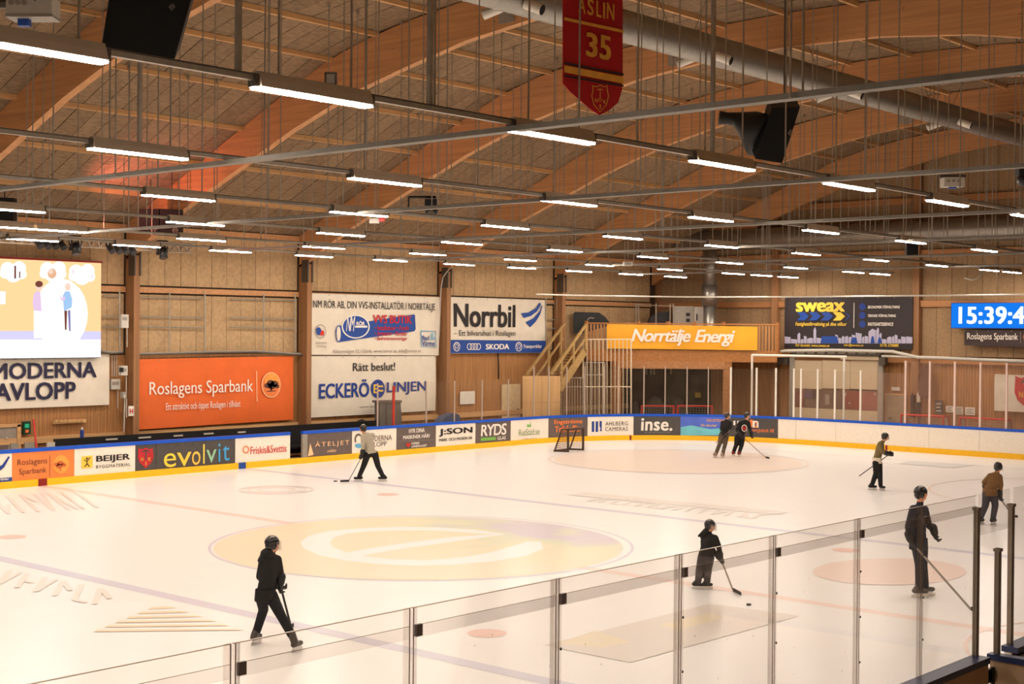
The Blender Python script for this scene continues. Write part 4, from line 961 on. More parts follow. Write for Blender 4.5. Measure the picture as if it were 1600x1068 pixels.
# red post in the low glass
q = RK.at(SU(617.5), BH, -.1); tag(MB().box(q.x-.045, q.y-.03, BH, q.x+.045, q.y+.03, 2.5).box(q.x-.06, q.y-.05, BH, q.x+.06, q.y+.05, BH+.06).build('red_post', M_red), 'slim red post behind the low rink glass beside the grey bin', 'post')
# curved rail that carries the safety net above the end of the rink
b = MB(); P = []
for i in range(60):
    a = SU(836)+i*.5; P.append(RK.at(a, 6.0-.012*0, 0.0))
nr = thing('net_rail', 'long thin pale curved rail hanging above the end of the rink', 'rail', P[10])
b.tube(P, .035, 6).build('rail', M_lgrey, nr, True)
for k in range(4, 60, 9): MB().tube([P[k], (P[k].x, P[k].y, roofz(P[k].y)-.1)], .008, 4).build('hanging_wire', M_dsteel, nr)

# ------------------------------------------------------------------ glass and boards on the near side
YN = -15.45
nt = thing('near_glass', 'clear protective glass with slim posts on the near rink side', 'rink glass', (-12, YN, 1.3))
def xnear(u, z): 
    lo, hi = -21.2, 20
    for _ in range(45):
        m = (lo+hi)/2
        P = Vector((m, YN, z))
        if (P-CAM).dot(FW) < .6 or prj(P)[0] < u: lo = m
        else: hi = m
    return lo
M_edge = pm('glass_edge_tint', (214, 198, 182), .4)
M_seam = pm('seam_rubber', (150, 128, 112), .6)
NX = [xnear(u, 2.96) for u in (362, 641, 869, 1061, 1208, 1340)] + [xnear(1438, 2.5), -7.52]
NX = [NX[0]-1.33] + NX
ZT = 2.965
NB = tag(MB().box(-24, YN-.06, 0, -7.46, YN+.02, 1.3).build('near_boards', M_bwhite), 'rink boards in front of the stand with the tall glass on top', 'rink boards')
M_tan = pm('tan_board_back', (196, 164, 130), .6, 0, .1, 4)
MB().box(-24, YN-.12, .02, -7.46, YN-.062, 1.27).build('board_back', M_tan, NB)
MB().box(-24, YN-.14, 1.27, -7.46, YN+.04, 1.335).build('cap_rail', pm('navy_cap_plastic', (44, 56, 96), .4, 0, .08, 5), NB)
for x in NX:
    if x > -7.6: continue
    po = MB().box(x-.045, YN-.012, 1.33, x+.045, YN+.012, ZT).build('clear_post', M_clear, nt)
    for dx in (-.02, .012): MB().box(x+dx, YN-.0155, 1.33, x+dx+.006, YN-.0125, ZT).build('seam', M_seam, po)
    MB().box(x+.025, YN-.03, ZT-.17, x+.075, YN-.01, ZT-.1).build('clip', pm('clip_plastic', (124, 112, 108), .5), po)
    for z in (1.7, 2.1, 2.5): MB().ell((x+.03, YN-.02, z), Vector((.012, 0, 0)), Vector((0, .006, 0)), Vector((0, 0, .012)), 6, 4).build('screw', M_dsteel, po)
for a, c in zip([-23.0, -21.7]+NX, [-21.7]+NX):
    if a < -20.5: continue
    pa = MB().box(a+.012, YN-.006, 1.33, c-.012, YN+.006, ZT-.004).build('glass_pane', M_gln, nt)
    MB().box(a+.012, YN-.012, ZT-.18, c-.012, YN-.0065, ZT-.105).build('joint_strip', M_band, pa)
    MB().box(a+.012, YN-.007, ZT-.004, c-.012, YN+.007, ZT).box(a+.012, YN-.0125, ZT-.107, c-.012, YN-.012, ZT-.104).build('glass_edge', M_edge, pa)
# scuff specks are part of the glass print
b = MB(); rg = random.Random(3)
for k in range(70):
    x, z, r = rg.uniform(-17, -7.6), rg.uniform(1.4, 2.7), rg.uniform(.004, .009); b.add([(x-r*.6, YN-.0072, z-r), (x+r*.5, YN-.0072, z-r*.4), (x+r*.7, YN-.0072, z+r*1.4)], [(0, 1, 2)])
tag(b.build('scuff', pm('scuff_brown', (120, 84, 56), .8), nt), kind='stuff')
# the doorway in the near boards
def upost(x, y, z0, z1, r, lab):
    o = MB().box(x-r, y-r*.7, z0, x+r, y+r*.7, z1).box(x-r*1.25, y-r, z1-.03, x+r*1.25, y+r, z1).box(x-r*.3, y-r*.95, z0, x+r*.3, y-r*.7, z1-.03).build('steel_post', M_alu)
    return tag(o, lab, 'post')
upost(-7.5, YN, 1.335, 2.84, .032, 'tall grey metal glass post at the door gap in the near boards')
xg = -7.28
do = thing('rink_door', 'opened rink door panel with a blue cap swung out toward the stand', 'rink door', (xg, YN-1, 0))
MB().box(xg, -18.6, .05, xg+.06, YN-.06, 1.27).build('door_panel', M_tan, do)
MB().box(xg-.03, -18.6, 1.27, xg+.09, YN-.04, 1.33).build('cap_rail', MATS['navy_cap_plastic'], do)
for z in (1.12, .6): MB().box(xg-.12, YN-.1, z-.07, xg-.0, YN-.07, z+.07).tube([(xg-.06, YN-.12, z-.09), (xg-.06, YN-.12, z+.09)], .02, 8).build('hinge', M_black, do)
upost(xg+.03, YN-.12, 1.335, 2.41, .034, 'shorter grey metal post standing on the opened rink door')
xb = -6.62
upost(xb, YN, 1.3, 2.8, .034, 'tall grey metal glass post beyond the opened rink door')
b2 = tag(MB().box(-6.72, YN-.06, 0, 2.5, YN+.02, 1.25).build('bench_boards', M_bwhite), 'rink boards running on beyond the opened door beside the team bench', 'rink boards')
MB().box(-6.72, YN-.12, .02, 2.5, YN-.062, 1.22).build('board_back', M_bdark, b2)
MB().box(-6.75, YN-.14, 1.25, 2.5, YN+.04, 1.31).build('cap_rail', MATS['navy_cap_plastic'], b2)
MB().box(-6.72, YN-.2, .02, -6.5, YN-.12, 1.22).build('end_block', M_grey, b2)
ng = thing('bench_glass', 'clear glass panes above the boards beyond the opened door', 'rink glass', (-5, YN, 1.3))
for k in range(4):
    x0 = -6.58+1.35*k
    MB().box(x0+.02, YN-.006, 1.31, x0+1.33, YN+.006, ZT).build('glass_pane', M_gln, ng)
    MB().box(x0+1.33, YN-.012, 1.31, x0+1.36, YN+.012, ZT).build('clear_post', M_clear, ng)
MB().box(-7.46, YN-.006, 2.55, -6.66, YN+.006, ZT).build('glass_pane', M_gln, ng)

# ------------------------------------------------------------------ the corner balcony over the machine room
FH = Vector((FW.x, FW.y, 0)).normalized(); RH = Vector((RT.x, RT.y, 0)).normalized()
def pp(pts, D, th, mat, name, par, mi=0):              # an upright outline on the plane at distance D, given real thickness behind
    return MB().prism([dg(u, v, D) for u, v in pts], FH*th).build(name, mat, par)
def rect(u0, v0, u1, v1): return [(u0, v0), (u1, v0), (u1, v1), (u0, v1)]
M_deckw = wood('balcony_pine', (172, 116, 66), 0, .2, 4, .6)
bal = thing('corner_balcony', 'wooden balcony deck cut across the far corner of the hall', 'balcony', (30, 15, 0))
A_, B_ = Vector((26.75, 17.05, 0)), Vector((32.45, 10.65, 0))
MB().prism([(26.7, 17.1, 3.45), (32.45, 10.65, 3.45), (33.35, 10.65, 3.45), (33.35, 17.75, 3.45), (26.7, 17.75, 3.45)], (0, 0, .25)).build('deck', M_deckw, bal)
def fl(u): return dg(u, 540, 61.5)
p0, p1 = fl(918), fl(1214)
MB().bar((p0.x, p0.y, 3.48), (p1.x, p1.y, 3.48), .12, .5).build('front_beam', M_deckw, bal)
p2, p3 = fl(962), fl(1136)
MB().bar((p2.x, p2.y, 3.08), (p3.x, p3.y, 3.08), .16, .32).build('front_beam', M_glue, bal)
for u in (964, 1137): q = fl(u); MB().box(q.x-.14, q.y-.14, 0, q.x+.14, q.y+.14, 3.24).build('post', M_glue, bal)
for u0, u1 in ((918, 947), (1186, 1214)):
    u = u0
    while u <= u1:
        q = fl(u); MB().obox((q.x, q.y, 4.28), RH*.045, FH*.015, Vector((0, 0, .55))).build('baluster', M_plank, bal); u += 5.2
MB().bar((p0.x, p0.y, 4.88), (p1.x, p1.y, 4.88), .1, .06).build('handrail', M_deckw, bal)
for u in (916, 997, 1043, 1085, 1130, 1215): q = fl(u); MB().box(q.x-.06, q.y-.06, 3.7, q.x+.06, q.y+.06, 4.98).build('rail_post', M_deckw, bal)
FBal = Flat(dg(948, 543, 61.35), RH, -FH)
yb = banner('yellow_banner', FBal, [(948, 506), (1184, 510), (1183, 547), (948, 544)], pm('golden_vinyl', (240, 170, 40), .6, 0, .06, 2), 'wide golden yellow banner with white script hung on the balcony front', sag=.02)
txt(FBal, 'Norrtälje', 986, 1079, 514, 540, M_wink, yb, .045, .28, .9, .07); txt(FBal, 'Energi', 1085, 1148, 515, 541, M_wink, yb, .045, .28, .9, .07)
t = thing('covered_machine', 'machine under a black cover standing on the balcony above the stairs', 'machine', dg(925, 520, 61.9))
pp([(896, 489), (899, 487), (936, 488), (946, 495), (953, 504), (953, 508), (940, 512), (912, 520), (896, 520)], 61.9, .2, M_black, 'cover', t)
stroke(Flat(dg(920, 500, 61.88), RH, -FH), [(918, 499), (922, 496), (928, 497)], .8, M_lgrey, t, .0, 'fold')
t = thing('air_unit', 'grey air handling unit on the balcony beside the upright duct', 'air unit', dg(1075, 505, 64))
pp(rect(1053, 478, 1084, 520), 64, 1.0, M_grey, 'casing', t); pp(rect(1084.3, 479, 1099, 520), 64.05, .9, M_lgrey, 'side_door', t)
for v in (491, 500): pp(rect(1072, v-2.5, 1078, v+2.5), 63.97, .04, M_black, 'control', t)
pp(rect(1088, 490, 1089.5, 500), 63.98, .06, M_black, 'handle', t)
t = thing('pipe_railing', 'bright pipe railing behind the banner on the balcony', 'railing', dg(1020, 500, 63.6))
for u in (994, 998, 1025, 1047, 1052): MB().tube([dg(u, 474, 63.6), dg(u, 515, 63.6)], .03, 6).build('upright', M_alu, t)
MB().tube([dg(990, 476, 63.6), dg(1052, 478, 63.6)], .03, 6).build('crossbar', M_alu, t)
t = thing('covered_stack', 'dark bundle behind the pipe railing on the balcony', 'bundle', dg(1030, 500, 64.3)); pp([(1012, 508), (1016, 496), (1026, 488), (1046, 486), (1047, 515), (1012, 515)], 64.3, .6, M_black, 'cover', t)
# machine room opening
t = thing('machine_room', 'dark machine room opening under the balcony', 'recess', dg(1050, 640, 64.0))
pp(rect(955, 560, 1145, 660), 65.3, .15, pm('room_shade', (14, 11, 9), .95, 0, .2, 4, spec=.05), 'shade_panel', t)  # near-black sheet painted as the shade of the deep room
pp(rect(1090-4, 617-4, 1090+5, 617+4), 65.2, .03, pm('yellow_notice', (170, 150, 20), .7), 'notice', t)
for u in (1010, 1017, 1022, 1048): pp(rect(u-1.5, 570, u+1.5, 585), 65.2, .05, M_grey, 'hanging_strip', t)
for k, (u0, u1, v) in enumerate(((985, 1000, 625), (1008, 1040, 619), (1045, 1072, 620))):
    c = dg((u0+u1)/2, 636, 64.4); t2 = thing('covered_chair', ['grey covered seat at the left inside the machine room', 'wide grey covered seat in the middle of the machine room', 'grey covered seat near the yellow notice in the machine room'][k], 'seat', c)
    MB().ell(c-Vector((0, 0, .3)), RH*(u1-u0)/2*64/FOC, FH*.4, Vector((0, 0, (636-v)*64/FOC+.3)), 14, 8).build('cover', pm('grey_cover', (70, 64, 60), .8), t2, True)
def goal(base, wd, ht, dp, ax, label, fm, r=.03, net=None, name='hockey_goal'):
    """base: middle of the goal line; ax: unit vector along the goal mouth; depth goes along the perpendicular bk"""
    base = Vector(base); ax = Vector(ax).normalized(); bk = Vector((-ax.y, ax.x, 0)); Z = Vector((0, 0, 1))
    t = thing(name, label, 'goal', base)
    L, R_ = base-ax*wd/2, base+ax*wd/2; LB, RB = L+bk*dp, R_+bk*dp; LT, RTp = L+Z*ht, R_+Z*ht; Lt2, Rt2 = LT+bk*dp*.45, RTp+bk*dp*.45
    for q in ((L, LT), (R_, RTp)): MB().tube(q, r, 8).build('goal_post', fm, t)
    MB().tube((LT, RTp), r, 8).build('crossbar', fm, t)
    MB().tube((L+Z*r, LB+Z*r, RB+Z*r, R_+Z*r), r*.8, 6).build('base_frame', fm, t); MB().tube((LT, Lt2, LB), r*.7, 6).tube((RTp, Rt2, RB), r*.7, 6).tube((Lt2, Rt2), r*.7, 6).build('back_frame', fm, t)
    b = MB(); n = 12
    def quadnet(a, c, d, e):
        for i in range(1, n):
            s = i/n; b.tube((a.lerp(c, s), e.lerp(d, s)), .006, 3, caps=False); b.tube((a.lerp(e, s), c.lerp(d, s)), .006, 3, caps=False)
    quadnet(Lt2, Rt2, RB, LB); quadnet(LT, RTp, Rt2, Lt2); quadnet(LT, Lt2, LB, L); quadnet(RTp, Rt2, RB, R_)
    tag(b.build('netting', net or fm, t), kind='stuff'); return t
M_net = pm('net_cord', (190, 180, 166), .8)
for u0, u1, lab in ((1003, 1053, 'stored goal with a red frame in the machine room, next to the white bar gate'), (1059, 1113, 'stored goal with a red frame in the machine room, next to the wooden post')):
    c = dg((u0+u1)/2, 634, 62.4); goal((c.x, c.y, 0), (u1-u0)*62.4/FOC, c.z, .9, RH, lab, M_red, .035, M_net)
for u0, u1, v, lab in ((1408, 1474, 649, 'stored goal with a red frame by the small door behind the end glass'), (1500, 1572, 654, 'stored goal with a red frame under the white crest banner')):
    c = on((u0+u1)/2, v, 0, 31.4); y0, y1 = on(u0, v, 0, 31.4).y, on(u1, v, 0, 31.4).y; goal((31.4, (y0+y1)/2, 0), abs(y1-y0), c.z, .9, (0, -1, 0), lab, M_red, .04, M_net)
# bar gates
def bargate(label, u0, u1, v0, v1, D, n, mat, mids=()):
    t = thing('bar_gate', label, 'gate', dg((u0+u1)/2, v1, D))
    fr = MB()
    for u in (u0, u1): fr.tube([dg(u, v0, D), dg(u, v1, D)], .035, 6)
    for v in (v0, v1-2)+tuple(mids): fr.tube([dg(u0, v, D), dg(u1, v, D)], .03, 6)
    fr.build('gate_frame', mat, t)
    for k in range(1, n): u = u0+(u1-u0)*k/n; MB().tube([dg(u, v0, D), dg(u, v1-2, D)], .02, 5).build('bar', mat, t)
M_wbar = pm('cream_bar', (222, 206, 178), .5, 0, .05, 8)
bargate('tall cream barred gate leaf in front of the golden banner', 911, 986, 530, 652, 60.6, 12, M_wbar, (604,))
bargate('grey barred gate with a door under the wooden stairs', 914, 945, 566, 652, 61.1, 8, pm('grey_bar', (170, 158, 140), .5), (585.5,))
bargate('grey barred fence panel under the slanted stair rail', 877, 911, 590, 652, 60.3, 8, MATS['grey_bar'], (604,))
t = thing('plywood_hoarding', 'pale plywood hoarding standing at the foot of the wooden stairs', 'hoarding', dg(845, 650, 58.6))
pp(rect(816.5, 587, 846, 628), 58.6, .03, M_ply, 'plywood_sheet', t); pp(rect(846.4, 587, 875.5, 628), 58.6, .03, M_ply, 'plywood_sheet', t); pp(rect(816.5, 628.4, 846, 692), 58.6, .03, M_ply, 'plywood_sheet', t); pp(rect(846.4, 628.4, 875.5, 692), 58.6, .03, M_ply, 'plywood_sheet', t)
# stairs
M_stw = wood('stair_wood', (176, 144, 92), 0, .14, 4, .6, False)
st = thing('wooden_stairs', 'wooden stairs with slanted hand rails climbing to the corner balcony', 'stairs', (25, 16.6, 0))
YF, YB = 16.35, 17.3
def pbar(p, q, y, w_, h_, name, par=st, mat=M_stw): return MB().bar(on(p[0], p[1], 1, y), on(q[0], q[1], 1, y), w_, h_).build(name, mat, par)
pbar((861, 585), (916, 506), YF, .08, .10, 'handrail'); pbar((875, 583), (916, 527), YF, .05, .08, 'mid_rail')
pbar((874, 608), (913, 549), YF, .08, .34, 'stringer')
for u, v0, v1 in ((877, 560, 606), (896, 533, 580), (915, 506, 546)): pbar((u, v0), (u, v1), YF, .09, .09, 'rail_post')
pbar((822, 586), (882, 505), YB, .08, .10, 'handrail'); pbar((838, 588), (880, 528), YB, .05, .08, 'mid_rail')
for u, v0, v1 in ((857, 541, 600), (876, 513, 570)): pbar((u, v0), (u, v1), YB, .09, .09, 'rail_post')
pa, pb_ = on(874, 608, 1, YF), on(913, 549, 1, YF)
MB().bar((pa.x, YB, pa.z), (pb_.x, YB, pb_.z), .06, .3).build('stringer', M_stw, st)
for k in range(14):
    s = k/13; x = pa.x+(pb_.x-pa.x)*s; z = pa.z+(pb_.z-pa.z)*s; MB().box(x-.13, YF+.04, z, x+.13, YB-.03, z+.05).build('tread', M_stw, st)

# ------------------------------------------------------------------ end wall things
t = thing('roll_gate', 'wide grey roll gate with a clear window band in the end wall', 'gate', (33.0, 8.6, 0))
def er(u0, v0, u1, v1, x, th, mat, name, par):
    F = Flat((x, 0, 0), (0, -1, 0), (-1, 0, 0)); um, vm = (u0+u1)/2, (v0+v1)/2
    y0, y1 = -F.inv(u0, vm)[0], -F.inv(u1, vm)[0]; z1, z0 = F.inv(um, v0)[1], F.inv(um, v1)[1]
    return MB().box(x, min(y0, y1), z0, x+th, max(y0, y1), z1).build(name, mat, par)
M_gate = pm('gate_panel', (196, 176, 146), .5, 0, .05, 2)
er(1241, 563, 1284, 607, 33.0, .05, M_gate, 'gate_section', t); er(1284.5, 563, 1328, 607, 33.0, .05, M_gate, 'gate_section', t); er(1328.5, 563, 1371, 608, 33.0, .05, M_gate, 'gate_section', t)
er(1241, 639, 1371, 690, 33.0, .05, M_gate, 'gate_section', t); er(1371, 558, 1379, 690, 32.98, .1, M_grey, 'side_rail', t); er(1233, 558, 1241, 690, 32.98, .1, M_grey, 'side_rail', t)
er(1241, 607.5, 1371, 639.5, 33.01, .02, M_glr, 'window_band', t)
er(1238, 547.5, 1376, 556, 32.9, .3, M_dsteel, 'roller_box', t)
for k in range(8): er(1245+16*k, 549.5, 1256+16*k, 552.5, 32.88, .02, M_grey, 'slot', t)
er(1313, 556.5, 1373, 562, 32.9, .2, M_gate, 'roller', t)
er(1213, 558, 1230, 569, 32.9, .25, M_dsteel, 'motor', t); er(1373, 555, 1383, 570, 32.9, .25, M_dsteel, 'motor', t)
t = thing('ice_machine', 'red machine body seen through the clear band of the roll gate', 'machine', (33.3, 7.3, .8))
er(1316, 611, 1371, 640, 33.15, .3, pm('machine_red', (176, 40, 36), .3, 0, .08, 3), 'body', t)
er(1320, 613, 1322, 618, 33.12, .03, M_wink, 'lamp', t); er(1326, 628, 1328.5, 631, 33.12, .03, M_wink, 'lamp', t); er(1366, 613, 1368, 617, 33.12, .03, M_wink, 'lamp', t)
t = thing('stored_crates', 'dark crates and a blue box seen through the clear band of the roll gate', 'crates', (33.3, 9.5, .8))
er(1243, 612, 1256, 636, 33.15, .3, M_redm, 'crate', t); er(1257, 606, 1269, 622, 33.15, .3, M_dkblue, 'blue_box', t); er(1257, 623, 1280, 637, 33.15, .3, M_bbrown, 'crate', t); er(1281, 609, 1314, 638, 33.16, .3, M_bbrown, 'crate', t); er(1289, 616, 1296, 632, 33.12, .05, M_lgrey, 'sack', t)
d1 = tag(er(1385, 617, 1413, 690, 33.5, .08, pm('grey_door', (160, 142, 116), .6), 'door_1', None), 'small grey door in the end wall beside the roll gate', 'door', kind='structure')
er(1383, 614.5, 1415, 617, 33.48, .1, M_purl, 'door_frame', d1); er(1382.6, 614.5, 1384.6, 690, 33.48, .1, M_purl, 'door_frame', d1); er(1389, 652, 1391, 654, 33.46, .04, M_dsteel, 'door_handle', d1)
tag(er(1393, 604.5, 1406, 610, 33.6, .03, M_white, 'door_sign', None), 'small white sign above the grey door in the end wall', 'sign')
for i, (P, r, lab) in enumerate((([(1213, 551), (1226, 548), (1300, 547), (1395, 549), (1412, 553), (1434, 558), (1470, 559), (1620, 566)], .07, 'pale insulated pipe running along the end wall below the dark banner'),
                                 ([(1378, 556), (1405, 557), (1500, 560), (1620, 564)], .05, 'thin grey pipe along the end wall just above the end glass'))):
    t = thing('wall_pipe', lab, 'pipe', on(P[0][0], P[0][1], 0, 32.8)); MB().tube([on(u, v, 0, 32.7) for u, v in P], r, 8).build('pipe', M_lgrey, t, True)
    for u, v in P[1::2]: q = on(u, v, 0, 32.7); MB().box(32.7, q.y-.02, q.z-.02, 33.4, q.y+.02, q.z+.02).build('bracket', M_dsteel, t)
t = thing('hanging_coat', 'long dark brown coat hanging on the end wall post behind the glass', 'coat', on(1444, 640, 0, 33.1))
MB().prism([on(u, v, 0, 33.1) for u, v in ((1441, 573), (1449, 571), (1452, 580), (1450, 618), (1446, 622), (1436, 618), (1433, 605), (1438, 585))], (.2, 0, 0)).build('cloth', M_brn, t)
for i, (u, v0, v1, m, lab) in enumerate(((1425, 617, 652, M_ink, 'dark tool leaning by the door behind the end glass'), (1435, 614, 628, M_lgrey, 'white canister hanging beside the dark coat'), (1434, 629, 650, M_ink, 'dark boot bag under the white canister'))):
    t = thing('wall_tool', lab, 'tool', on(u, v1, 0, 33.2)); er(u-2.5, v0, u+2.5, v1, 33.2, .12, m, 'body', t); er(u-.7, v0-3, u+.7, v0, 33.22, .05, m, 'handle', t)
for i, (q, m, s, lab) in enumerate((((1461, 625, 1473, 647), M_bdark, None, 'dark notice board with white print on the end wall'), ((1478, 634, 1490, 643.5), M_white, 1, 'small white notice nearest the dark notice board'), ((1492, 635, 1505, 647), M_lgrey, 1, 'small framed grey notice between two white notices'), ((1508, 636, 1523, 648), M_white, 1, 'small white notice under the crest banner edge'))):
    t = thing('notice', lab, 'notice', on((q[0]+q[2])/2, q[3], 0, 33.4)); er(*q, 33.45, .03, m, 'board', t)
    F = Flat((33.44, 0, 0), (0, -1, 0), (-1, 0, 0)); n = 3
    for k in range(n): v = q[1]+(q[3]-q[1])*(k+1)/(n+1); stroke(F, [(q[0]+2, v), (q[2]-2-(k % 2)*2, v)], 1.1, M_wink if s is None else M_gryink, t, .006, 'print')
t = banner('white_banner', FE, [(1554, 584), (1640, 588), (1640, 646), (1554, 641)], M_vinylw, 'white banner with a red club crest behind the end glass', sag=.015); crest(FE, 1606, 609, 1.55, t, .05)

# ------------------------------------------------------------------ side wall things
def wr(u0, v0, u1, v1, y, th, mat, name, par):
    F = Flat((0, y, 0), (1, 0, 0), (0, -1, 0)); um, vm = (u0+u1)/2, (v0+v1)/2
    x0, x1 = F.inv(u0, vm)[0], F.inv(u1, vm)[0]; z1, z0 = F.inv(um, v0)[1], F.inv(um, v1)[1]
    return MB().box(x0, y, z0, x1, y+th, z1).build(name, mat, par)
for k, (u0, u1, hs, vs_, lab) in enumerate(((161, 190, (462, 494, 510), (187,), 'grey pipe grid on the wall panels between screen and post'), (212, 320, (464, 494, 510), (265, 320), 'grey pipe grid above the near half of the orange banner'),
                                            (360, 462, (467, 496, 511), (412, 461), 'grey pipe grid above the far half of the orange banner'), (853, 872, (474, 499, 513), (853, 870), 'grey pipe grid beside the stairs, past the white banner with badges'))):
    t = thing('pipe_grid', lab, 'pipe grid', on(u0, hs[-1], 1, 17.8))
    for v in hs: MB().tube([on(u0, v, 1, 17.8), on(u1, v+(u1-u0)*.02, 1, 17.8)], .025, 6).build('cross_pipe', M_steel, t)
    for u in vs_: MB().tube([on(u, hs[0]-8, 1, 17.77), on(u, 549, 1, 17.77)], .025, 6).build('upright_pipe', M_steel, t)
for i, (P, lab) in enumerate((([(205, 550), (215, 552), (260, 551), (330, 549), (400, 548), (462, 552), (479, 553)], 'grey cable bundle along the top of the orange banner'), ([(158, 548), (175, 550), (192, 549)], 'grey cable bundle beside the screen edge'))):
    t = thing('cable_bundle', lab, 'cable', on(*P[0], 1, 17.7)); MB().tube([on(u, v, 1, 17.72) for u, v in P], .035, 6).build('cable', M_grey, t, True); MB().tube([on(u, v+2.2, 1, 17.7) for u, v in P], .025, 6).build('cable', M_dsteel, t, True)
for q, m, lab in (((190, 491, 201, 512), M_lgrey, 'tall pale electric box high on the wall post beside the screen'), ((189, 571, 199.5, 586), M_lgrey, 'pale electric box with a black plug on the post by the white sign'), ((174, 592, 188, 608), M_lgrey, 'fuse box with a small window on the pine cladding'), ((191.5, 612, 198, 622), M_grey, 'small grey switch box low on the wall post')):
    t = thing('electric_box', lab, 'electric box', on(q[0], q[3], 1, 17.35)); yy = 17.3 if q[0] > 180 else 17.80
    wr(*q, yy, .14, m, 'box', t); um = (q[0]+q[2])/2
    wr(q[0]+2, q[1]+4, q[2]-2, q[1]+9, yy-.02, .03, M_grey if m is M_lgrey else M_lgrey, 'cover', t)
    if q[1] == 571: wr(188, 574, 193, 581, yy-.06, .07, M_black, 'plug', t)
    MB().tube([on(um+3, q[3], 1, yy+.08), on(um+3, q[3]+30, 1, yy+.08)], .015, 5).build('conduit', M_lgrey, t)
t = thing('conduit', 'long pale conduit running down the wall post to the bench', 'conduit', on(194, 675, 1, 17.35)); MB().tube([on(195, 622, 1, 17.43), on(193.5, 674, 1, 17.43)], .022, 5).build('pipe', M_lgrey, t)
for k in range(3): MB().tube([on(175+3.5*k, 555, 1, 17.94), on(175+3.5*k, 588, 1, 17.94)], .015, 5).build('pipe', M_lgrey, t)
t = tag(wr(201, 634, 209.3, 649.5, 17.42, .03, M_white, 'letter_sign', None), 'white sign with a red letter H on the wall post', 'sign'); txt(Flat((0, 17.41, 0), (1, 0, 0), (0, -1, 0)), 'H', 202.5, 207.8, 638, 646, M_rink, t, .05, 0, 1, .006)
t = tag(wr(37, 658, 48, 678, 17.8, .1, pm('green_cabinet', (20, 66, 44), .5), 'defibrillator_cabinet', None), 'small green wall cabinet with a lit face near the grey door', 'cabinet')
wr(39.5, 662, 45.5, 668, 17.78, .03, emis('green_light', (.08, .8, .35), .5), 'lit_face', t); wr(40, 671, 45, 675.5, 17.78, .03, M_oink, 'label_plate', t)
t = thing('red_pole', 'thin red pole leaning on the pine cladding behind the boards', 'pole', on(58, 700, 1, 17.0)); MB().tube([on(52.5, 655, 1, 17.75), on(60.5, 733, 1, 17.1)], .032, 7).build('shaft', M_red, t)
t = thing('coat_rack', 'pale wooden coat rack with pegs on the pine cladding', 'coat rack', on(110, 662, 1, 17.8)); wr(84.5, 655.5, 134.5, 661, 17.82, .06, M_ply, 'rail', t)
for k in range(7): u = 88+7*k; MB().tube([on(u, 656.5, 1, 17.82), on(u, 657.5, 1, 17.7)], .04, 6).build('peg', M_ply, t)
d2 = tag(wr(-40, 668, 27, 715, 17.86, .08, pm('steel_door', (150, 140, 128), .5), 'door_2', None), 'grey door in the side wall behind the boards', 'door', kind='structure')
wr(-40, 663, 33, 668, 17.82, .12, M_purl, 'door_frame', d2); wr(27, 663, 33, 715, 17.82, .12, M_purl, 'door_frame', d2); wr(9, 683, 11.5, 685, 17.8, .06, M_lgrey, 'door_handle', d2)
for i, (u0, u1, v0, m, lab) in enumerate(((0, 13, 695, M_bbrown, 'mauve bench seat nearest the grey door'), (17, 29, 692, M_grey, 'grey chair beside the grey door'), (39, 54, 691, M_grey, 'grey chair left of the red pole'), (74, 86, 690.5, M_lgrey, 'pale chair right of the red pole'))):
    t = thing('bench_chair', lab.replace('left of', 'before').replace('right of', 'after'), 'chair', on((u0+u1)/2, 705, 1, 16.6)); wr(u0, v0, u1, 712, 16.9, .06, m, 'backrest', t); wr(u0, 706, u1, 709, 16.4, .5, m, 'seat', t)
    for u in (u0+1.5, u1-1.5): wr(u-.8, 709, u+.8, 745, 16.45, .04, M_dsteel, 'leg', t)
t = thing('team_bench', 'long black team bench behind the boards below the orange banner', 'bench', (7, 16.6, 0))
xb0, xb1 = on(86, 690, 1, 16.9).x, on(590, 668, 1, 16.9).x
MB().box(xb0, 16.9, .2, xb1, 17.0, 1.18).build('backrest', M_black, t); MB().box(xb0, 16.4, .42, xb1, 16.9, .5).build('seat', M_black, t)
for k in range(9): x = xb0+.2+(xb1-xb0-.4)*k/8; MB().box(x-.03, 16.45, 0, x+.03, 16.95, .42).build('leg', M_dsteel, t)
for u0, u1, v in ((166, 184, 686), (217, 236, 683.3), (272, 286, 680.5), (319, 334, 677.3), (372, 384, 675)): wr(u0, v-1.3, u1, v+1, 16.86, .04, M_lgrey, 'white_tape', t)
t = thing('water_bottle', 'small blue and white drinking bottle on the bench near the boards', 'bottle', on(128, 697, 1, 16.95)); P = on(128, 697, 1, 16.95); P.z = 1.181
MB().tube([P, P+Vector((0, 0, .2)), P+Vector((0, 0, .24))], [.06, .06, .03], 10).build('body', M_dkblue, t); MB().tube([P+Vector((0, 0, .24)), P+Vector((0, 0, .31))], .03, 8).build('cap', M_white, t)
for i, (u, v, r, lab) in enumerate(((541, 665, 14, 'black tyre lying nearest the skater in grey behind the boards'), (567, 662, 17, 'largest black tyre standing behind the boards'), (590, 662, 13, 'black tyre beside the grey bin behind the boards'))):
    c = on(u, v+6, 1, 17.45); t = thing('tyre', lab, 'tyre', c); R_ = r*.023; top_ = on(u, v-r*.45, 1, 17.45).z; hz = top_/2-.14; c.z = top_/2
    MB().tube([c+Vector((R_*.62*math.cos(a), .1*math.sin(a*.5), hz*math.sin(a))) for a in [2*PI*k/20 for k in range(21)]], .14, 8, caps=False).build('rubber', M_black, t, True)
t = thing('grey_bin', 'big grey wheeled bin behind the low rink glass', 'bin', on(612, 664, 1, 16.9))
P = [on(u, v, 1, 16.9) for u, v in ((594, 628), (626, 627), (631, 712), (595, 712))]
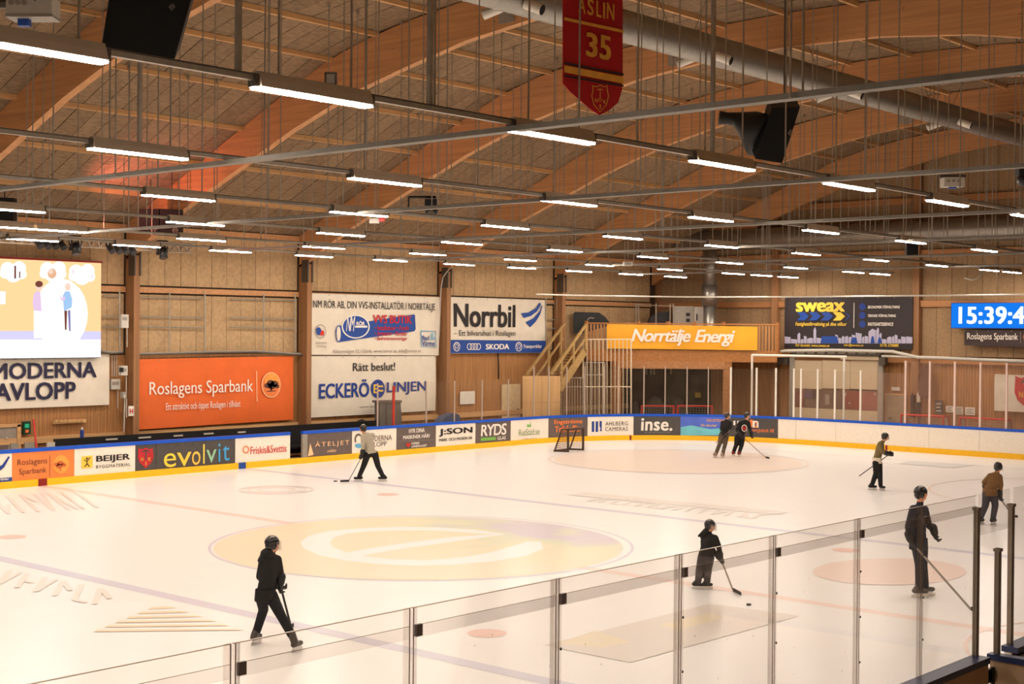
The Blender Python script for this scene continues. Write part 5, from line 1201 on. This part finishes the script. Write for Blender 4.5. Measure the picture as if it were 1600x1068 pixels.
MB().prism(P, (0, .3, 0)).build('body', pm('bin_grey', (100, 96, 92), .5), t); P = [on(u, v, 1, 16.86) for u, v in ((592, 625.5), (628, 625), (628, 629), (592, 629))]; MB().prism(P, (0, .36, 0)).build('lid', M_bbrown, t)
for u in (604, 616): wr(u, 631, u+1.2, 664, 16.87, .03, M_bbrown, 'rib', t)
t = thing('blue_chair', 'crumpled blue plastic chair behind the low rink glass', 'chair', on(704, 658, 1, 16.7)); P = [on(u, v, 1, 16.7) for u, v in ((690, 659), (697, 650), (711, 645), (718, 648), (721, 660))]; MB().prism(P, (0, .4, 0)).build('shell', pm('chair_blue', (70, 86, 120), .5), t)
P = [on(u, v, 1, 16.6) for u, v in ((692, 659), (719, 659), (722, 664), (690, 664))]; MB().prism(P, (0, .5, 0)).build('seat', MATS['chair_blue'], t)
tag(wr(719, 611, 742, 631, 17.9, .02, M_white, 'paper_sheet', None), 'blank white sheet on the pine cladding behind the low glass', 'sheet')
d3 = tag(wr(784.5, 600, 813, 680, 17.88, .06, pm('pale_door', (214, 190, 150), .6), 'door_3', None), 'pale door in the side wall beside the plywood hoarding', 'door', kind='structure'); wr(809, 638, 811, 640, 17.84, .05, M_dsteel, 'door_handle', d3)
t = thing('black_cable', 'short black cable hanging below the white banner with badges', 'cable', on(780, 590, 1, 17.9)); MB().tube([on(778, 551, 1, 17.88), on(779, 570, 1, 17.86), on(779, 592, 1, 17.88)], .03, 6).build('cable', M_black, t)
t = thing('white_cable', 'pale cable curling down the wall post beside the white banners', 'cable', on(689, 450, 1, 17.3)); MB().tube([on(u, v, 1, 17.3) for u, v in ((711, 413), (700, 422), (692, 433), (689, 450), (687, 500), (686, 530))], .02, 5).build('cable', M_lgrey, t, True)
# dark goal on the ice
Z = Vector((0, 0, 1)); FLp, FRp, BLp = on(887.5, 706, 2, 0), on(911, 703.2, 2, 0), on(866, 705.2, 2, 0)
ax = (FRp-FLp).normalized(); ht = .84
t = thing('training_goal', 'small dark goal frame with netting on the ice near the corner', 'goal', (FLp+FRp)/2)
M_gd = pm('dark_goal', (66, 44, 30), .5)
LT, RTp = FLp+Z*ht, FRp+Z*ht; bkv = BLp-FLp; BRp = FRp+bkv; Lt2, Rt2 = LT+bkv*.45, RTp+bkv*.45
for q in ((FLp, LT), (FRp, RTp)): MB().tube(q, .045, 8).build('goal_post', M_gd, t)
MB().tube((LT, RTp), .045, 8).build('crossbar', M_gd, t); MB().tube((FLp+Z*.03, BLp+Z*.03, BRp+Z*.03, FRp+Z*.03), .035, 6).build('base_frame', M_gd, t)
MB().tube((LT, Lt2, BLp), .03, 6).tube((RTp, Rt2, BRp), .03, 6).tube((Lt2, Rt2), .03, 6).build('back_frame', M_gd, t)
b = MB()
def qn(a, c, d, e, n=11):
    for i in range(1, n): s = i/n; b.tube((a.lerp(c, s), e.lerp(d, s)), .004, 3, caps=False); b.tube((a.lerp(e, s), c.lerp(d, s)), .004, 3, caps=False)
qn(Lt2, Rt2, BRp, BLp); qn(LT, RTp, Rt2, Lt2); qn(LT, Lt2, BLp, FLp); qn(RTp, Rt2, BRp, FRp)
tag(b.build('netting', pm('brown_net', (120, 84, 56), .8), t), kind='stuff')

# ------------------------------------------------------------------ skaters
def capsule(b, p, q, r0, r1, n=10):
    p, q = Vector(p), Vector(q); d = (q-p); L = d.length or 1e-4; d = d/L; a = d.cross(Vector((0, 0, 1)))
    if a.length < 1e-3: a = Vector((1, 0, 0))
    a.normalize(); c = d.cross(a); st = []
    for k in range(4): th = PI/2*k/4; st.append((p-d*r0*math.cos(th), max(r0*math.sin(th), .002)))
    st += [(p, r0), (q, r1)]
    for k in range(1, 5): th = PI/2*k/4; st.append((q+d*r1*math.sin(th), max(r1*math.cos(th), .002)))
    vs = [o+(a*math.cos(2*PI*j/n)+c*math.sin(2*PI*j/n))*r for o, r in st for j in range(n)]; m = len(st)
    fs = [(i*n+j, i*n+(j+1) % n, (i+1)*n+(j+1) % n, (i+1)*n+j) for i in range(m-1) for j in range(n)] + [tuple(range(n-1, -1, -1)), tuple((m-1)*n+j for j in range(n))]
    b.add(vs, fs)
def remeshed(b, name, mats, parent, vox, smooth=4):
    o = b.build(name, mats, parent)
    m = o.modifiers.new('r', 'REMESH'); m.mode = 'VOXEL'; m.voxel_size = vox
    s = o.modifiers.new('s', 'SMOOTH'); s.iterations = smooth; s.factor = .5
    dgp = bpy.context.evaluated_depsgraph_get(); me = bpy.data.meshes.new_from_object(o.evaluated_get(dgp))
    o.modifiers.clear(); old = o.data; o.data = me; bpy.data.meshes.remove(old); me.name = name
    me.polygons.foreach_set('use_smooth', [True]*len(me.polygons)); return o
SKIN = pm('skin', (214, 150, 112), .55, 0, .05, 20)
M_hel = pm('helmet_black', (26, 24, 24), .3, 0, .1, 9, spec=.6)
M_blade = pm('skate_steel', (220, 214, 208), .25, .8)
M_cage = pm('cage_wire', (190, 184, 176), .35, .6)
def person(label, crop, J, feet, face, top, legs, H, glove_m=None, skate_m=None, helm_m=None, hood=None, hem=None, cage=True, slim=1.0):
    x0, y0, sc = crop
    def px(q): return x0+q[0]/sc, y0+q[1]/sc
    G = [[on(*px(h), 2, 0) for h in f] for f in feet]
    mid = sum((g for f in G for g in f), Vector())/4; D = (mid-CAM).dot(FW)
    fd = [((f[0]+f[1])/2-mid).dot(FH) for f in G]
    P = {}
    for k, q in J.items():
        dz = q[2] if len(q) > 2 else 0
        if k in ('kneL', 'ankL'): dz += fd[0]*(1 if k == 'ankL' else .55)
        if k in ('kneR', 'ankR'): dz += fd[1]*(1 if k == 'ankR' else .55)
        P[k] = dg(*px(q), D+dz)
    s = H/1.75
    fdir = (RH*face[0]+FH*face[1]).normalized(); sd = Vector((-fdir.y, fdir.x, 0)); Zu = Vector((0, 0, 1))
    for i, k in ((0, 'ankL'), (1, 'ankR')):                     # ankles sit over the skates
        m = G[i][0].lerp(G[i][1], .35); P[k] = Vector((P[k].x*.5+m.x*.5, P[k].y*.5+m.y*.5, max(P[k].z, .17*s)))
    b = MB(); seg = []
    def limb(a, c, r0, r1, m): capsule(b, P[a], P[c], r0*s*slim, r1*s*slim); seg.append((P[a], P[c], (r0+r1)*s/2, m))
    P['chest'] = (P['shoL']+P['shoR'])/2*.75+P['pel']*.25
    ax = (P['shoR']-P['shoL']); ax = ax.normalized() if ax.length > .05 else sd
    for t in (0, .2, .4, .6, .8, 1):                            # torso: stacked flat ovals
        c = P['pel'].lerp((P['shoL']+P['shoR'])/2-Zu*.04*s, t); wd = (.165, .155, .15, .165, .185, .15)[int(round(t*5))]*s*slim; dp = (.125, .12, .118, .125, .125, .095)[int(round(t*5))]*s*slim
        fr = ax.cross(Zu).normalized(); a2 = Vector((ax.x, ax.y, 0)).normalized()
        b.ell(c, a2*wd, fr*dp, Zu*.15*s, 12, 8)
    seg.append((P['pel'].lerp(P['chest'], .12), (P['shoL']+P['shoR'])/2, .17*s, 0)); seg.append((P['pel']-Zu*.1*s, P['pel'].lerp(P['chest'], .0), .15*s, 1))
    for d_ in 'LR':
        limb('sho'+d_, 'elb'+d_, .075, .06, 0); limb('elb'+d_, 'wri'+d_, .058, .048, 0)
        limb('hip'+d_, 'kne'+d_, .112, .085, 1); limb('kne'+d_, 'ank'+d_, .083, .07, 1)
        capsule(b, P['pel'], P['hip'+d_], .11*s*slim, .1*s*slim)
        capsule(b, (P['shoL']+P['shoR'])/2, P['sho'+d_], .08*s*slim, .075*s*slim)
    hc = P['head']; capsule(b, P['neck']-Zu*.03*s, hc-Zu*.05*s, .058*s, .052*s); seg.append((P['neck']+(hc-P['neck'])*.3, hc+fdir*.05*s, .09*s, 2))
    hs = .94 if H > 1.5 else 1.08
    hs *= s
    b.ell(hc, sd*.075*hs, fdir*.095*hs, Zu*.115*hs, 14, 10); b.ell(hc+fdir*.045*hs-Zu*.07*hs, sd*.05*hs, fdir*.05*hs, Zu*.05*hs, 10, 8)
    b.ell(hc+fdir*.1*hs-Zu*.02*hs, sd*.016*hs, fdir*.024*hs, Zu*.026*hs, 8, 6)
    for q in (-1, 1): b.ell(hc+sd*.074*hs*q-Zu*.01*hs, sd*.012*hs, fdir*.02*hs, Zu*.032*hs, 8, 6)
    root = thing('person', label, 'person', mid)
    body = remeshed(b, 'body', [top, legs, SKIN], root, .016)
    o0 = wloc(body)
    def sdist(p, a, c): d = c-a; t = max(0, min(1, (p-a).dot(d)/max(d.length_squared, 1e-9))); return (p-a-d*t).length
    for f in body.data.polygons:
        p = f.center+o0; f.material_index = min(seg, key=lambda q: sdist(p, q[0], q[1])-q[2])[3]
    # helmet, cage, eyes
    hl = helm_m or M_hel
    b = MB(); b.ell(hc+Zu*.028*hs-fdir*.012*hs, sd*.098*hs, fdir*.122*hs, Zu*.112*hs, 16, 7, t0=0, t1=PI*.56); b.ell(hc-fdir*.05*hs-Zu*.02*hs, sd*.09*hs, fdir*.075*hs, Zu*.085*hs, 12, 8)
    for q in (-1, 1): b.ell(hc+sd*.082*hs*q-Zu*.02*hs, sd*.02*hs, fdir*.045*hs, Zu*.055*hs, 10, 6)
    hel = b.build('helmet', hl, root, True)
    b = MB()
    for k in range(4): a = -1.1+.73*k; b.ell(hc+Zu*(.136-.022*abs(math.sin(a))**2)*hs+sd*math.sin(a)*.055*hs-fdir*.02*hs, sd*.011*hs, fdir*.05*hs, Zu*.012*hs, 6, 4)
    b.build('vent_highlight', M_lgrey, hel)  # pale strips: helmet vents together with painted highlights on the shell
    for q in (-1, 1): MB().ell(hc+fdir*.09*hs+sd*.03*hs*q+Zu*.005*hs, sd*.013*hs, fdir*.008*hs, Zu*.008*hs, 8, 5).build('eye', M_ink, root)
    MB().ell(hc+fdir*.092*hs-Zu*.062*hs, sd*.022*hs, fdir*.008*hs, Zu*.006*hs, 8, 5).build('mouth', M_rink, root)
    b = MB()
    for k in (range(5) if cage else ()): z = .03-.03*k; b.tube([hc+Zu*z*hs+(fdir*math.cos(a)*.135+sd*math.sin(a)*.10)*hs for a in [-1.3+.26*i for i in range(11)]], .003, 4)
    for a in ((-.9, -.3, .3, .9) if cage else ()): b.tube([hc+Zu*z*hs+(fdir*math.cos(a)*.135+sd*math.sin(a)*.10)*hs for z in (.04, -.03, -.1)], .003, 4)
    b.tube([hc+sd*.085*hs-Zu*.06*hs, hc+fdir*.03*hs-Zu*.125*hs, hc-sd*.085*hs-Zu*.06*hs], .006, 5)
    b.build('face_cage' if cage else 'chin_strap', M_cage if cage else M_black, hel)
    if hood:
        c = dg(*px(hood), D); b = MB(); nb = P['neck']-fdir*.06*s
        b.ell(nb-Zu*.0*s, sd*.13*s, fdir*.10*s, Zu*.075*s, 12, 8); capsule(b, nb, c, .09*s, .035*s); remeshed(b, 'hood', [top], root, .015)
    if hem:
        b = MB(); c = P['pel']+Zu*.0; a2 = Vector((ax.x, ax.y, 0)).normalized(); fr = a2.cross(Zu)
        vs = []
        for r_, z in ((1, .06), (1.07, -.10), (1.02, -.12), (.9, .04)):
            vs += [c+(a2*math.cos(2*PI*j/16)*.175+fr*math.sin(2*PI*j/16)*.14)*r_*s*slim+Zu*z*s for j in range(16)]
        b.add(vs, [(i*16+j, i*16+(j+1) % 16, (i+1)*16+(j+1) % 16, (i+1)*16+j) for i in range(3) for j in range(16)]); b.build('jacket_hem', hem, root, True)
    gm = glove_m or M_black
    for d_ in 'LR':                                             # padded gloves: cuff, palm, four fingers and a thumb curled as round a stick
        w_ = P['wri'+d_]; g = dg(*px(J['hnd'+d_]), D+(J['hnd'+d_][2] if len(J['hnd'+d_]) > 2 else 0)); dr = (g-w_); dr = dr.normalized() if dr.length > 1e-3 else -Zu
        si = dr.cross(fdir); si = si.normalized() if si.length > .1 else sd; pn = si.cross(dr)
        s_ = s; s = s*1.12
        b = MB(); capsule(b, w_-dr*.05*s, w_+dr*.03*s, .066*s, .058*s); b.ell(w_+dr*.08*s, si*.055*s, pn*.038*s, dr*.06*s, 10, 8)
        for k in range(4):
            f0 = w_+dr*.11*s+si*(-.04+.027*k)*s; f1 = f0+dr*(.045, .055, .05, .038)[k]*s+pn*.02*s; f2 = f1-dr*.01*s+pn*.04*s
            capsule(b, f0, f1, .017*s, .016*s, 7); capsule(b, f1, f2, .016*s, .013*s, 7)
        t0 = w_+dr*.05*s-si*.05*s; t1 = t0+dr*.04*s-si*.015*s+pn*.03*s; capsule(b, t0, t1, .018*s, .016*s, 7); capsule(b, t1, t1+dr*.015*s+si*.02*s+pn*.025*s, .016*s, .013*s, 7)
        remeshed(b, 'glove', [gm], root, .012, 2); s = s_
    for i, d_ in enumerate('LR'):
        h, t_ = G[i]; dv = (t_-h); dv.z = 0; dv = dv.normalized(); Lf = .29*s; c = (h+t_)/2; h = c-dv*Lf/2; t_ = c+dv*Lf/2; sv = Vector((-dv.y, dv.x, 0)); k = P['ank'+d_]
        b = MB(); capsule(b, k+Zu*.02*s, h.lerp(t_, .28)+Zu*.14*s, .062*s, .056*s); capsule(b, h+dv*.05*s+Zu*.115*s, t_-dv*.045*s+Zu*.105*s, .046*s, .04*s)
        b.ell(t_-dv*.06*s+Zu*.105*s, sv*.045*s, dv*.06*s, Zu*.038*s, 10, 6); sk = remeshed(b, 'skate', [skate_m or M_black], root, .012, 2)
        b = MB(); b.obox(c+Zu*.06*s, dv*Lf*.32, sv*.012*s, Zu*.012*s); b.obox(c-dv*Lf*.26+Zu*.065*s, dv*.03*s, sv*.013*s, Zu*.025*s); b.obox(c+dv*Lf*.24+Zu*.065*s, dv*.03*s, sv*.013*s, Zu*.025*s)
        b.obox(c+Zu*.025*s, dv*Lf*.5, sv*.003*s, Zu*.022*s); b.build('blade', M_blade, sk)
    return root, D, px, P
def stick(label, P, Q, bl, mat, r=.014, tape=True):
    t = thing('hockey_stick', label, 'hockey stick', Q); MB().bar(P, Q, r*2.0, r*1.4).build('shaft', mat, t)
    P, Q, bl = Vector(P), Vector(Q), Vector(bl); d = (bl-Q).normalized()
    if (bl-Q).length > .02: MB().prism([Q+Vector((0, 0, .05))-d*.02, bl+Vector((0, 0, .045)), bl+d*.015, bl-Vector((0, 0, .012)), Q-Vector((0, 0, .012))-d*.02], Vector((-d.y, d.x, 0)).normalized()*.012).build('blade', M_ink, t)
    MB().bar(Vector(P), Vector(P).lerp(Vector(Q), .12), r*2.4, r*1.9).build('grip', M_ink, t)
    return t
M_jblack = pm('black_cloth', (30, 27, 26), .85, 0, .2, 12); M_tblack = pm('black_trousers', (25, 23, 23), .85, 0, .2, 12)
M_jgrey = pm('grey_sweater', (168, 158, 138), .9, 0, .1, 14); M_jgreen = pm('olive_jacket', (116, 100, 62), .85, 0, .12, 12)
M_jbrown = pm('brown_jacket', (112, 80, 46), .85, 0, .12, 12); M_navyt = pm('slate_trousers', (58, 57, 68), .85, 0, .14, 12); M_nav = pm('dark_navy_coat', (38, 38, 50), .85, 0, .14, 12)
M_wool_ = pm('white_hem', (226, 212, 190), .9); M_skred = pm('red_skate', (120, 20, 24), .4)

c1 = (370, 820, 5.083)
r, D, px, P = person('tall skater in a black hooded jacket and black trousers gliding alone near the camera', c1,
    dict(head=(285, 150), neck=(272, 222), shoL=(212, 268, -.06), shoR=(322, 272, .10), pel=(228, 535), elbL=(180, 410, .02), wriL=(300, 470, .28), hndL=(345, 490, .3), elbR=(350, 395, .12), wriR=(348, 440, .12), hndR=(338, 515, .12),
         hipL=(195, 560, -.02), hipR=(272, 560, .06), kneL=(212, 670), kneR=(345, 705), ankL=(172, 838), ankR=(402, 868)),
    [((118, 957), (192, 928)), ((438, 1016), (517, 985))], (.85, .45), M_jblack, M_tblack, 1.70, skate_m=pm('grey_skate', (70, 62, 56), .4), hood=(180, 280), hem=M_jblack, slim=.92)
stick('dark hockey stick held low by the tall skater in black near the camera', dg(*px((352, 500)), D+.32), on(*px((432, 812)), 2, .02), on(*px((452, 800)), 2, .02), M_jblack)
c2 = (510, 650, 8.9)
r, D, px, P = person('skater in a grey sweater and black trousers leaning over a stick by the far boards', c2,
    dict(head=(508, 170), neck=(525, 232), shoL=(505, 285, -.14), shoR=(640, 262, .14), pel=(620, 500), elbL=(508, 410, -.2), wriL=(500, 505, -.18), hndL=(490, 575, -.16), elbR=(560, 420, .26), wriR=(510, 520, .1), hndR=(480, 590, .0),
         hipL=(575, 520, -.05), hipR=(672, 520, .08), kneL=(518, 690), kneR=(718, 695), ankL=(465, 845), ankR=(775, 850)),
    [((470, 908), (415, 908)), ((812, 906), (750, 906))], (-.75, .3), M_jgrey, M_tblack, 1.75, cage=False)
stick('black hockey stick of the skater in the grey sweater', dg(*px((500, 545)), D-.15), on(*px((305, 905)), 2, .02), on(*px((195, 908)), 2, .02), M_jblack)
q = on(*px((125, 907)), 2, 0); tag(MB().tube([q, q+Vector((0, 0, .026))], .055, 14).build('puck', M_black), 'black puck on the ice ahead of the grey sweater stick', 'puck')
c3 = (1090, 630, 10.68)
r, D, px, P = person('skater in a black top and worn grey trousers, beside a skater with an orange crest', c3,
    dict(head=(497, 210), neck=(482, 272), shoL=(415, 320), shoR=(540, 320), pel=(440, 500), elbL=(395, 430, -.06), wriL=(420, 505, -.2), hndL=(440, 540, -.22), elbR=(560, 430, -.08), wriR=(590, 400, -.15), hndR=(640, 365, -.18),
         hipL=(400, 525), hipR=(480, 525), kneL=(370, 670), kneR=(458, 680), ankL=(335, 820), ankR=(430, 830)),
    [((270, 905), (320, 898)), ((395, 912), (445, 905))], (.85, -.4), M_jblack, pm('worn_trousers', (88, 76, 62), .85, 0, .35, 9), 1.68, skate_m=pm('pale_skate', (150, 132, 112), .4))
stick('dark hockey stick carried across the body by the skater in worn grey trousers', dg(*px((690, 320)), D-.25), dg(*px((300, 660)), D-.25), dg(*px((300, 660)), D-.25), M_bbrown)
r, D, px, P = person('skater in a black jersey with a round orange crest and red skates', c3,
    dict(head=(828, 205), neck=(815, 268), shoL=(705, 325), shoR=(850, 325), pel=(705, 545), elbL=(650, 440, -.04), wriL=(710, 520, -.22), hndL=(745, 560, -.24), elbR=(875, 430, -.02), wriR=(890, 500, -.1), hndR=(895, 535, -.12),
         hipL=(660, 575), hipR=(745, 575), kneL=(645, 690), kneR=(735, 690), ankL=(612, 815), ankR=(708, 825)),
    [((570, 885), (630, 872)), ((668, 890), (725, 878))], (.75, -.6), M_jblack, M_tblack, 1.74, skate_m=M_skred, hem=M_jblack)
F = Flat(dg(*px((775, 410)), D-.19), RH, -FH); uc, vc = px((780, 412)); disc(F, uc, vc, 4.4, 5.6, M_wink, r, 0, 'jersey_crest'); disc(F, uc, vc, 3.3, 4.3, M_jblack, r, .004, 'jersey_crest'); disc(F, uc, vc, 2.5, 3.2, M_rink, r, .008, 'jersey_crest')
stick('pale hockey stick with a black blade held by the skater with the orange crest', dg(*px((735, 540)), D-.26), on(*px((1140, 905)), 2, .02), on(*px((1195, 917)), 2, .02), pm('pale_stick', (150, 118, 88), .5))
c5 = (1330, 660, 8.9)
r, D, px, P = person('skater in an olive green jacket with a white hem and black trousers', c5,
    dict(head=(475, 195), neck=(438, 255), shoL=(395, 300, -.16), shoR=(425, 300, .16), pel=(358, 510), elbL=(425, 405, -.2), wriL=(500, 422, -.16), hndL=(540, 432, -.14), elbR=(435, 410, .2), wriR=(500, 430, .12), hndR=(535, 440, .08),
         hipL=(345, 560, -.08), hipR=(385, 560, .09), kneL=(345, 700), kneR=(400, 700), ankL=(302, 850), ankR=(395, 860)),
    [((262, 935), (330, 935)), ((390, 935), (470, 948))], (.95, -.15), M_jgreen, M_tblack, 1.66, hem=M_wool_, cage=True)
stick('thin dark hockey stick trailing behind the skater in the olive jacket', dg(*px((545, 428)), D-.1), dg(*px((110, 742)), D-.1), dg(*px((110, 742)), D-.1), M_jblack)
c6 = (1500, 710, 8.22)
r, D, px, P = person('skater in a brown jacket and slate trousers seen from behind past the near glass', c6,
    dict(head=(492, 158), neck=(472, 222), shoL=(388, 272, .02), shoR=(508, 285, -.02), pel=(385, 465), elbL=(308, 355, .04), wriL=(335, 420, .22), hndL=(360, 450, .26), elbR=(528, 390, -.02), wriR=(512, 500, .02), hndR=(520, 580, .04),
         hipL=(345, 495), hipR=(430, 495), kneL=(325, 655), kneR=(452, 650), ankL=(272, 820), ankR=(432, 820)),
    [((235, 900), (300, 890)), ((395, 905), (460, 893))], (.75, .5), M_jbrown, M_navyt, 1.72, hem=M_jbrown)
stick('hockey stick held ahead by the skater in the brown jacket', dg(*px((515, 560)), D+.05), on(*px((690, 800)), 2, .02), on(*px((740, 800)), 2, .02), M_bbrown)
c7 = (1380, 740, 4.856)
r, D, px, P = person('tall adult skater in a dark navy coat standing upright behind the near glass', c7,
    dict(head=(288, 148), neck=(278, 218), shoL=(230, 268, -.16), shoR=(312, 270, .16), pel=(268, 515), elbL=(190, 405, -.2), wriL=(200, 480, -.18), hndL=(215, 530, -.16), elbR=(345, 390, .18), wriR=(385, 432, .12), hndR=(405, 500, .1),
         hipL=(262, 545, -.08), hipR=(290, 545, .09), kneL=(278, 690), kneR=(298, 690), ankL=(280, 855), ankR=(312, 850)),
    [((245, 938), (315, 938)), ((290, 922), (370, 922))], (.95, -.05), M_nav, M_nav, 1.84, hem=M_nav, cage=False, slim=1.0, skate_m=pm('grey_skate2', (84, 78, 74), .4))
stick('long taped hockey stick reaching down from the tall adult in navy', dg(*px((205, 505)), D-.2), on(*px((668, 1030)), 2, .03), on(*px((720, 1060)), 2, .02), M_grey, .016)
c8 = (1060, 790, 6.675)
r, D, px, P = person('child skater in a black hooded top, dark shorts and shin pads', c8,
    dict(head=(332, 205), neck=(318, 268), shoL=(262, 320, .06), shoR=(382, 335, -.06), pel=(288, 500), elbL=(330, 420, .2), wriL=(410, 520, .16), hndL=(430, 560, .14), elbR=(422, 425, -.06), wriR=(438, 520, -.04), hndR=(445, 585, -.02),
         hipL=(255, 530), hipR=(322, 530), kneL=(222, 670), kneR=(308, 670), ankL=(220, 790), ankR=(308, 790)),
    [((160, 866), (245, 868)), ((262, 870), (340, 866))], (.8, -.4), M_jblack, pm('dark_shorts', (66, 60, 62), .85, 0, .15, 12), 1.35, hood=(215, 312), slim=1.12)
for k in 'LR':
    a, c = P['kne'+k], P['ank'+k]; b = MB(); capsule(b, a+(c-a)*.05, a+(c-a)*.75, .075, .06); b.build('shin_pad', pm('shin_pad_grey', (92, 84, 86), .5), r, True)
stick('pale taped hockey stick held by the child skater in black', dg(*px((440, 545)), D), on(*px((572, 885)), 2, .02), on(*px((648, 925)), 2, .02), pm('taped_stick', (170, 158, 144), .5, 0, .4, 14), .012)
q = on(1170, 945, 2, 0); tag(MB().tube([q, q+Vector((0, 0, .026))], .04, 14).build('puck', M_black), 'black puck on the ice in front of the child skater', 'puck')
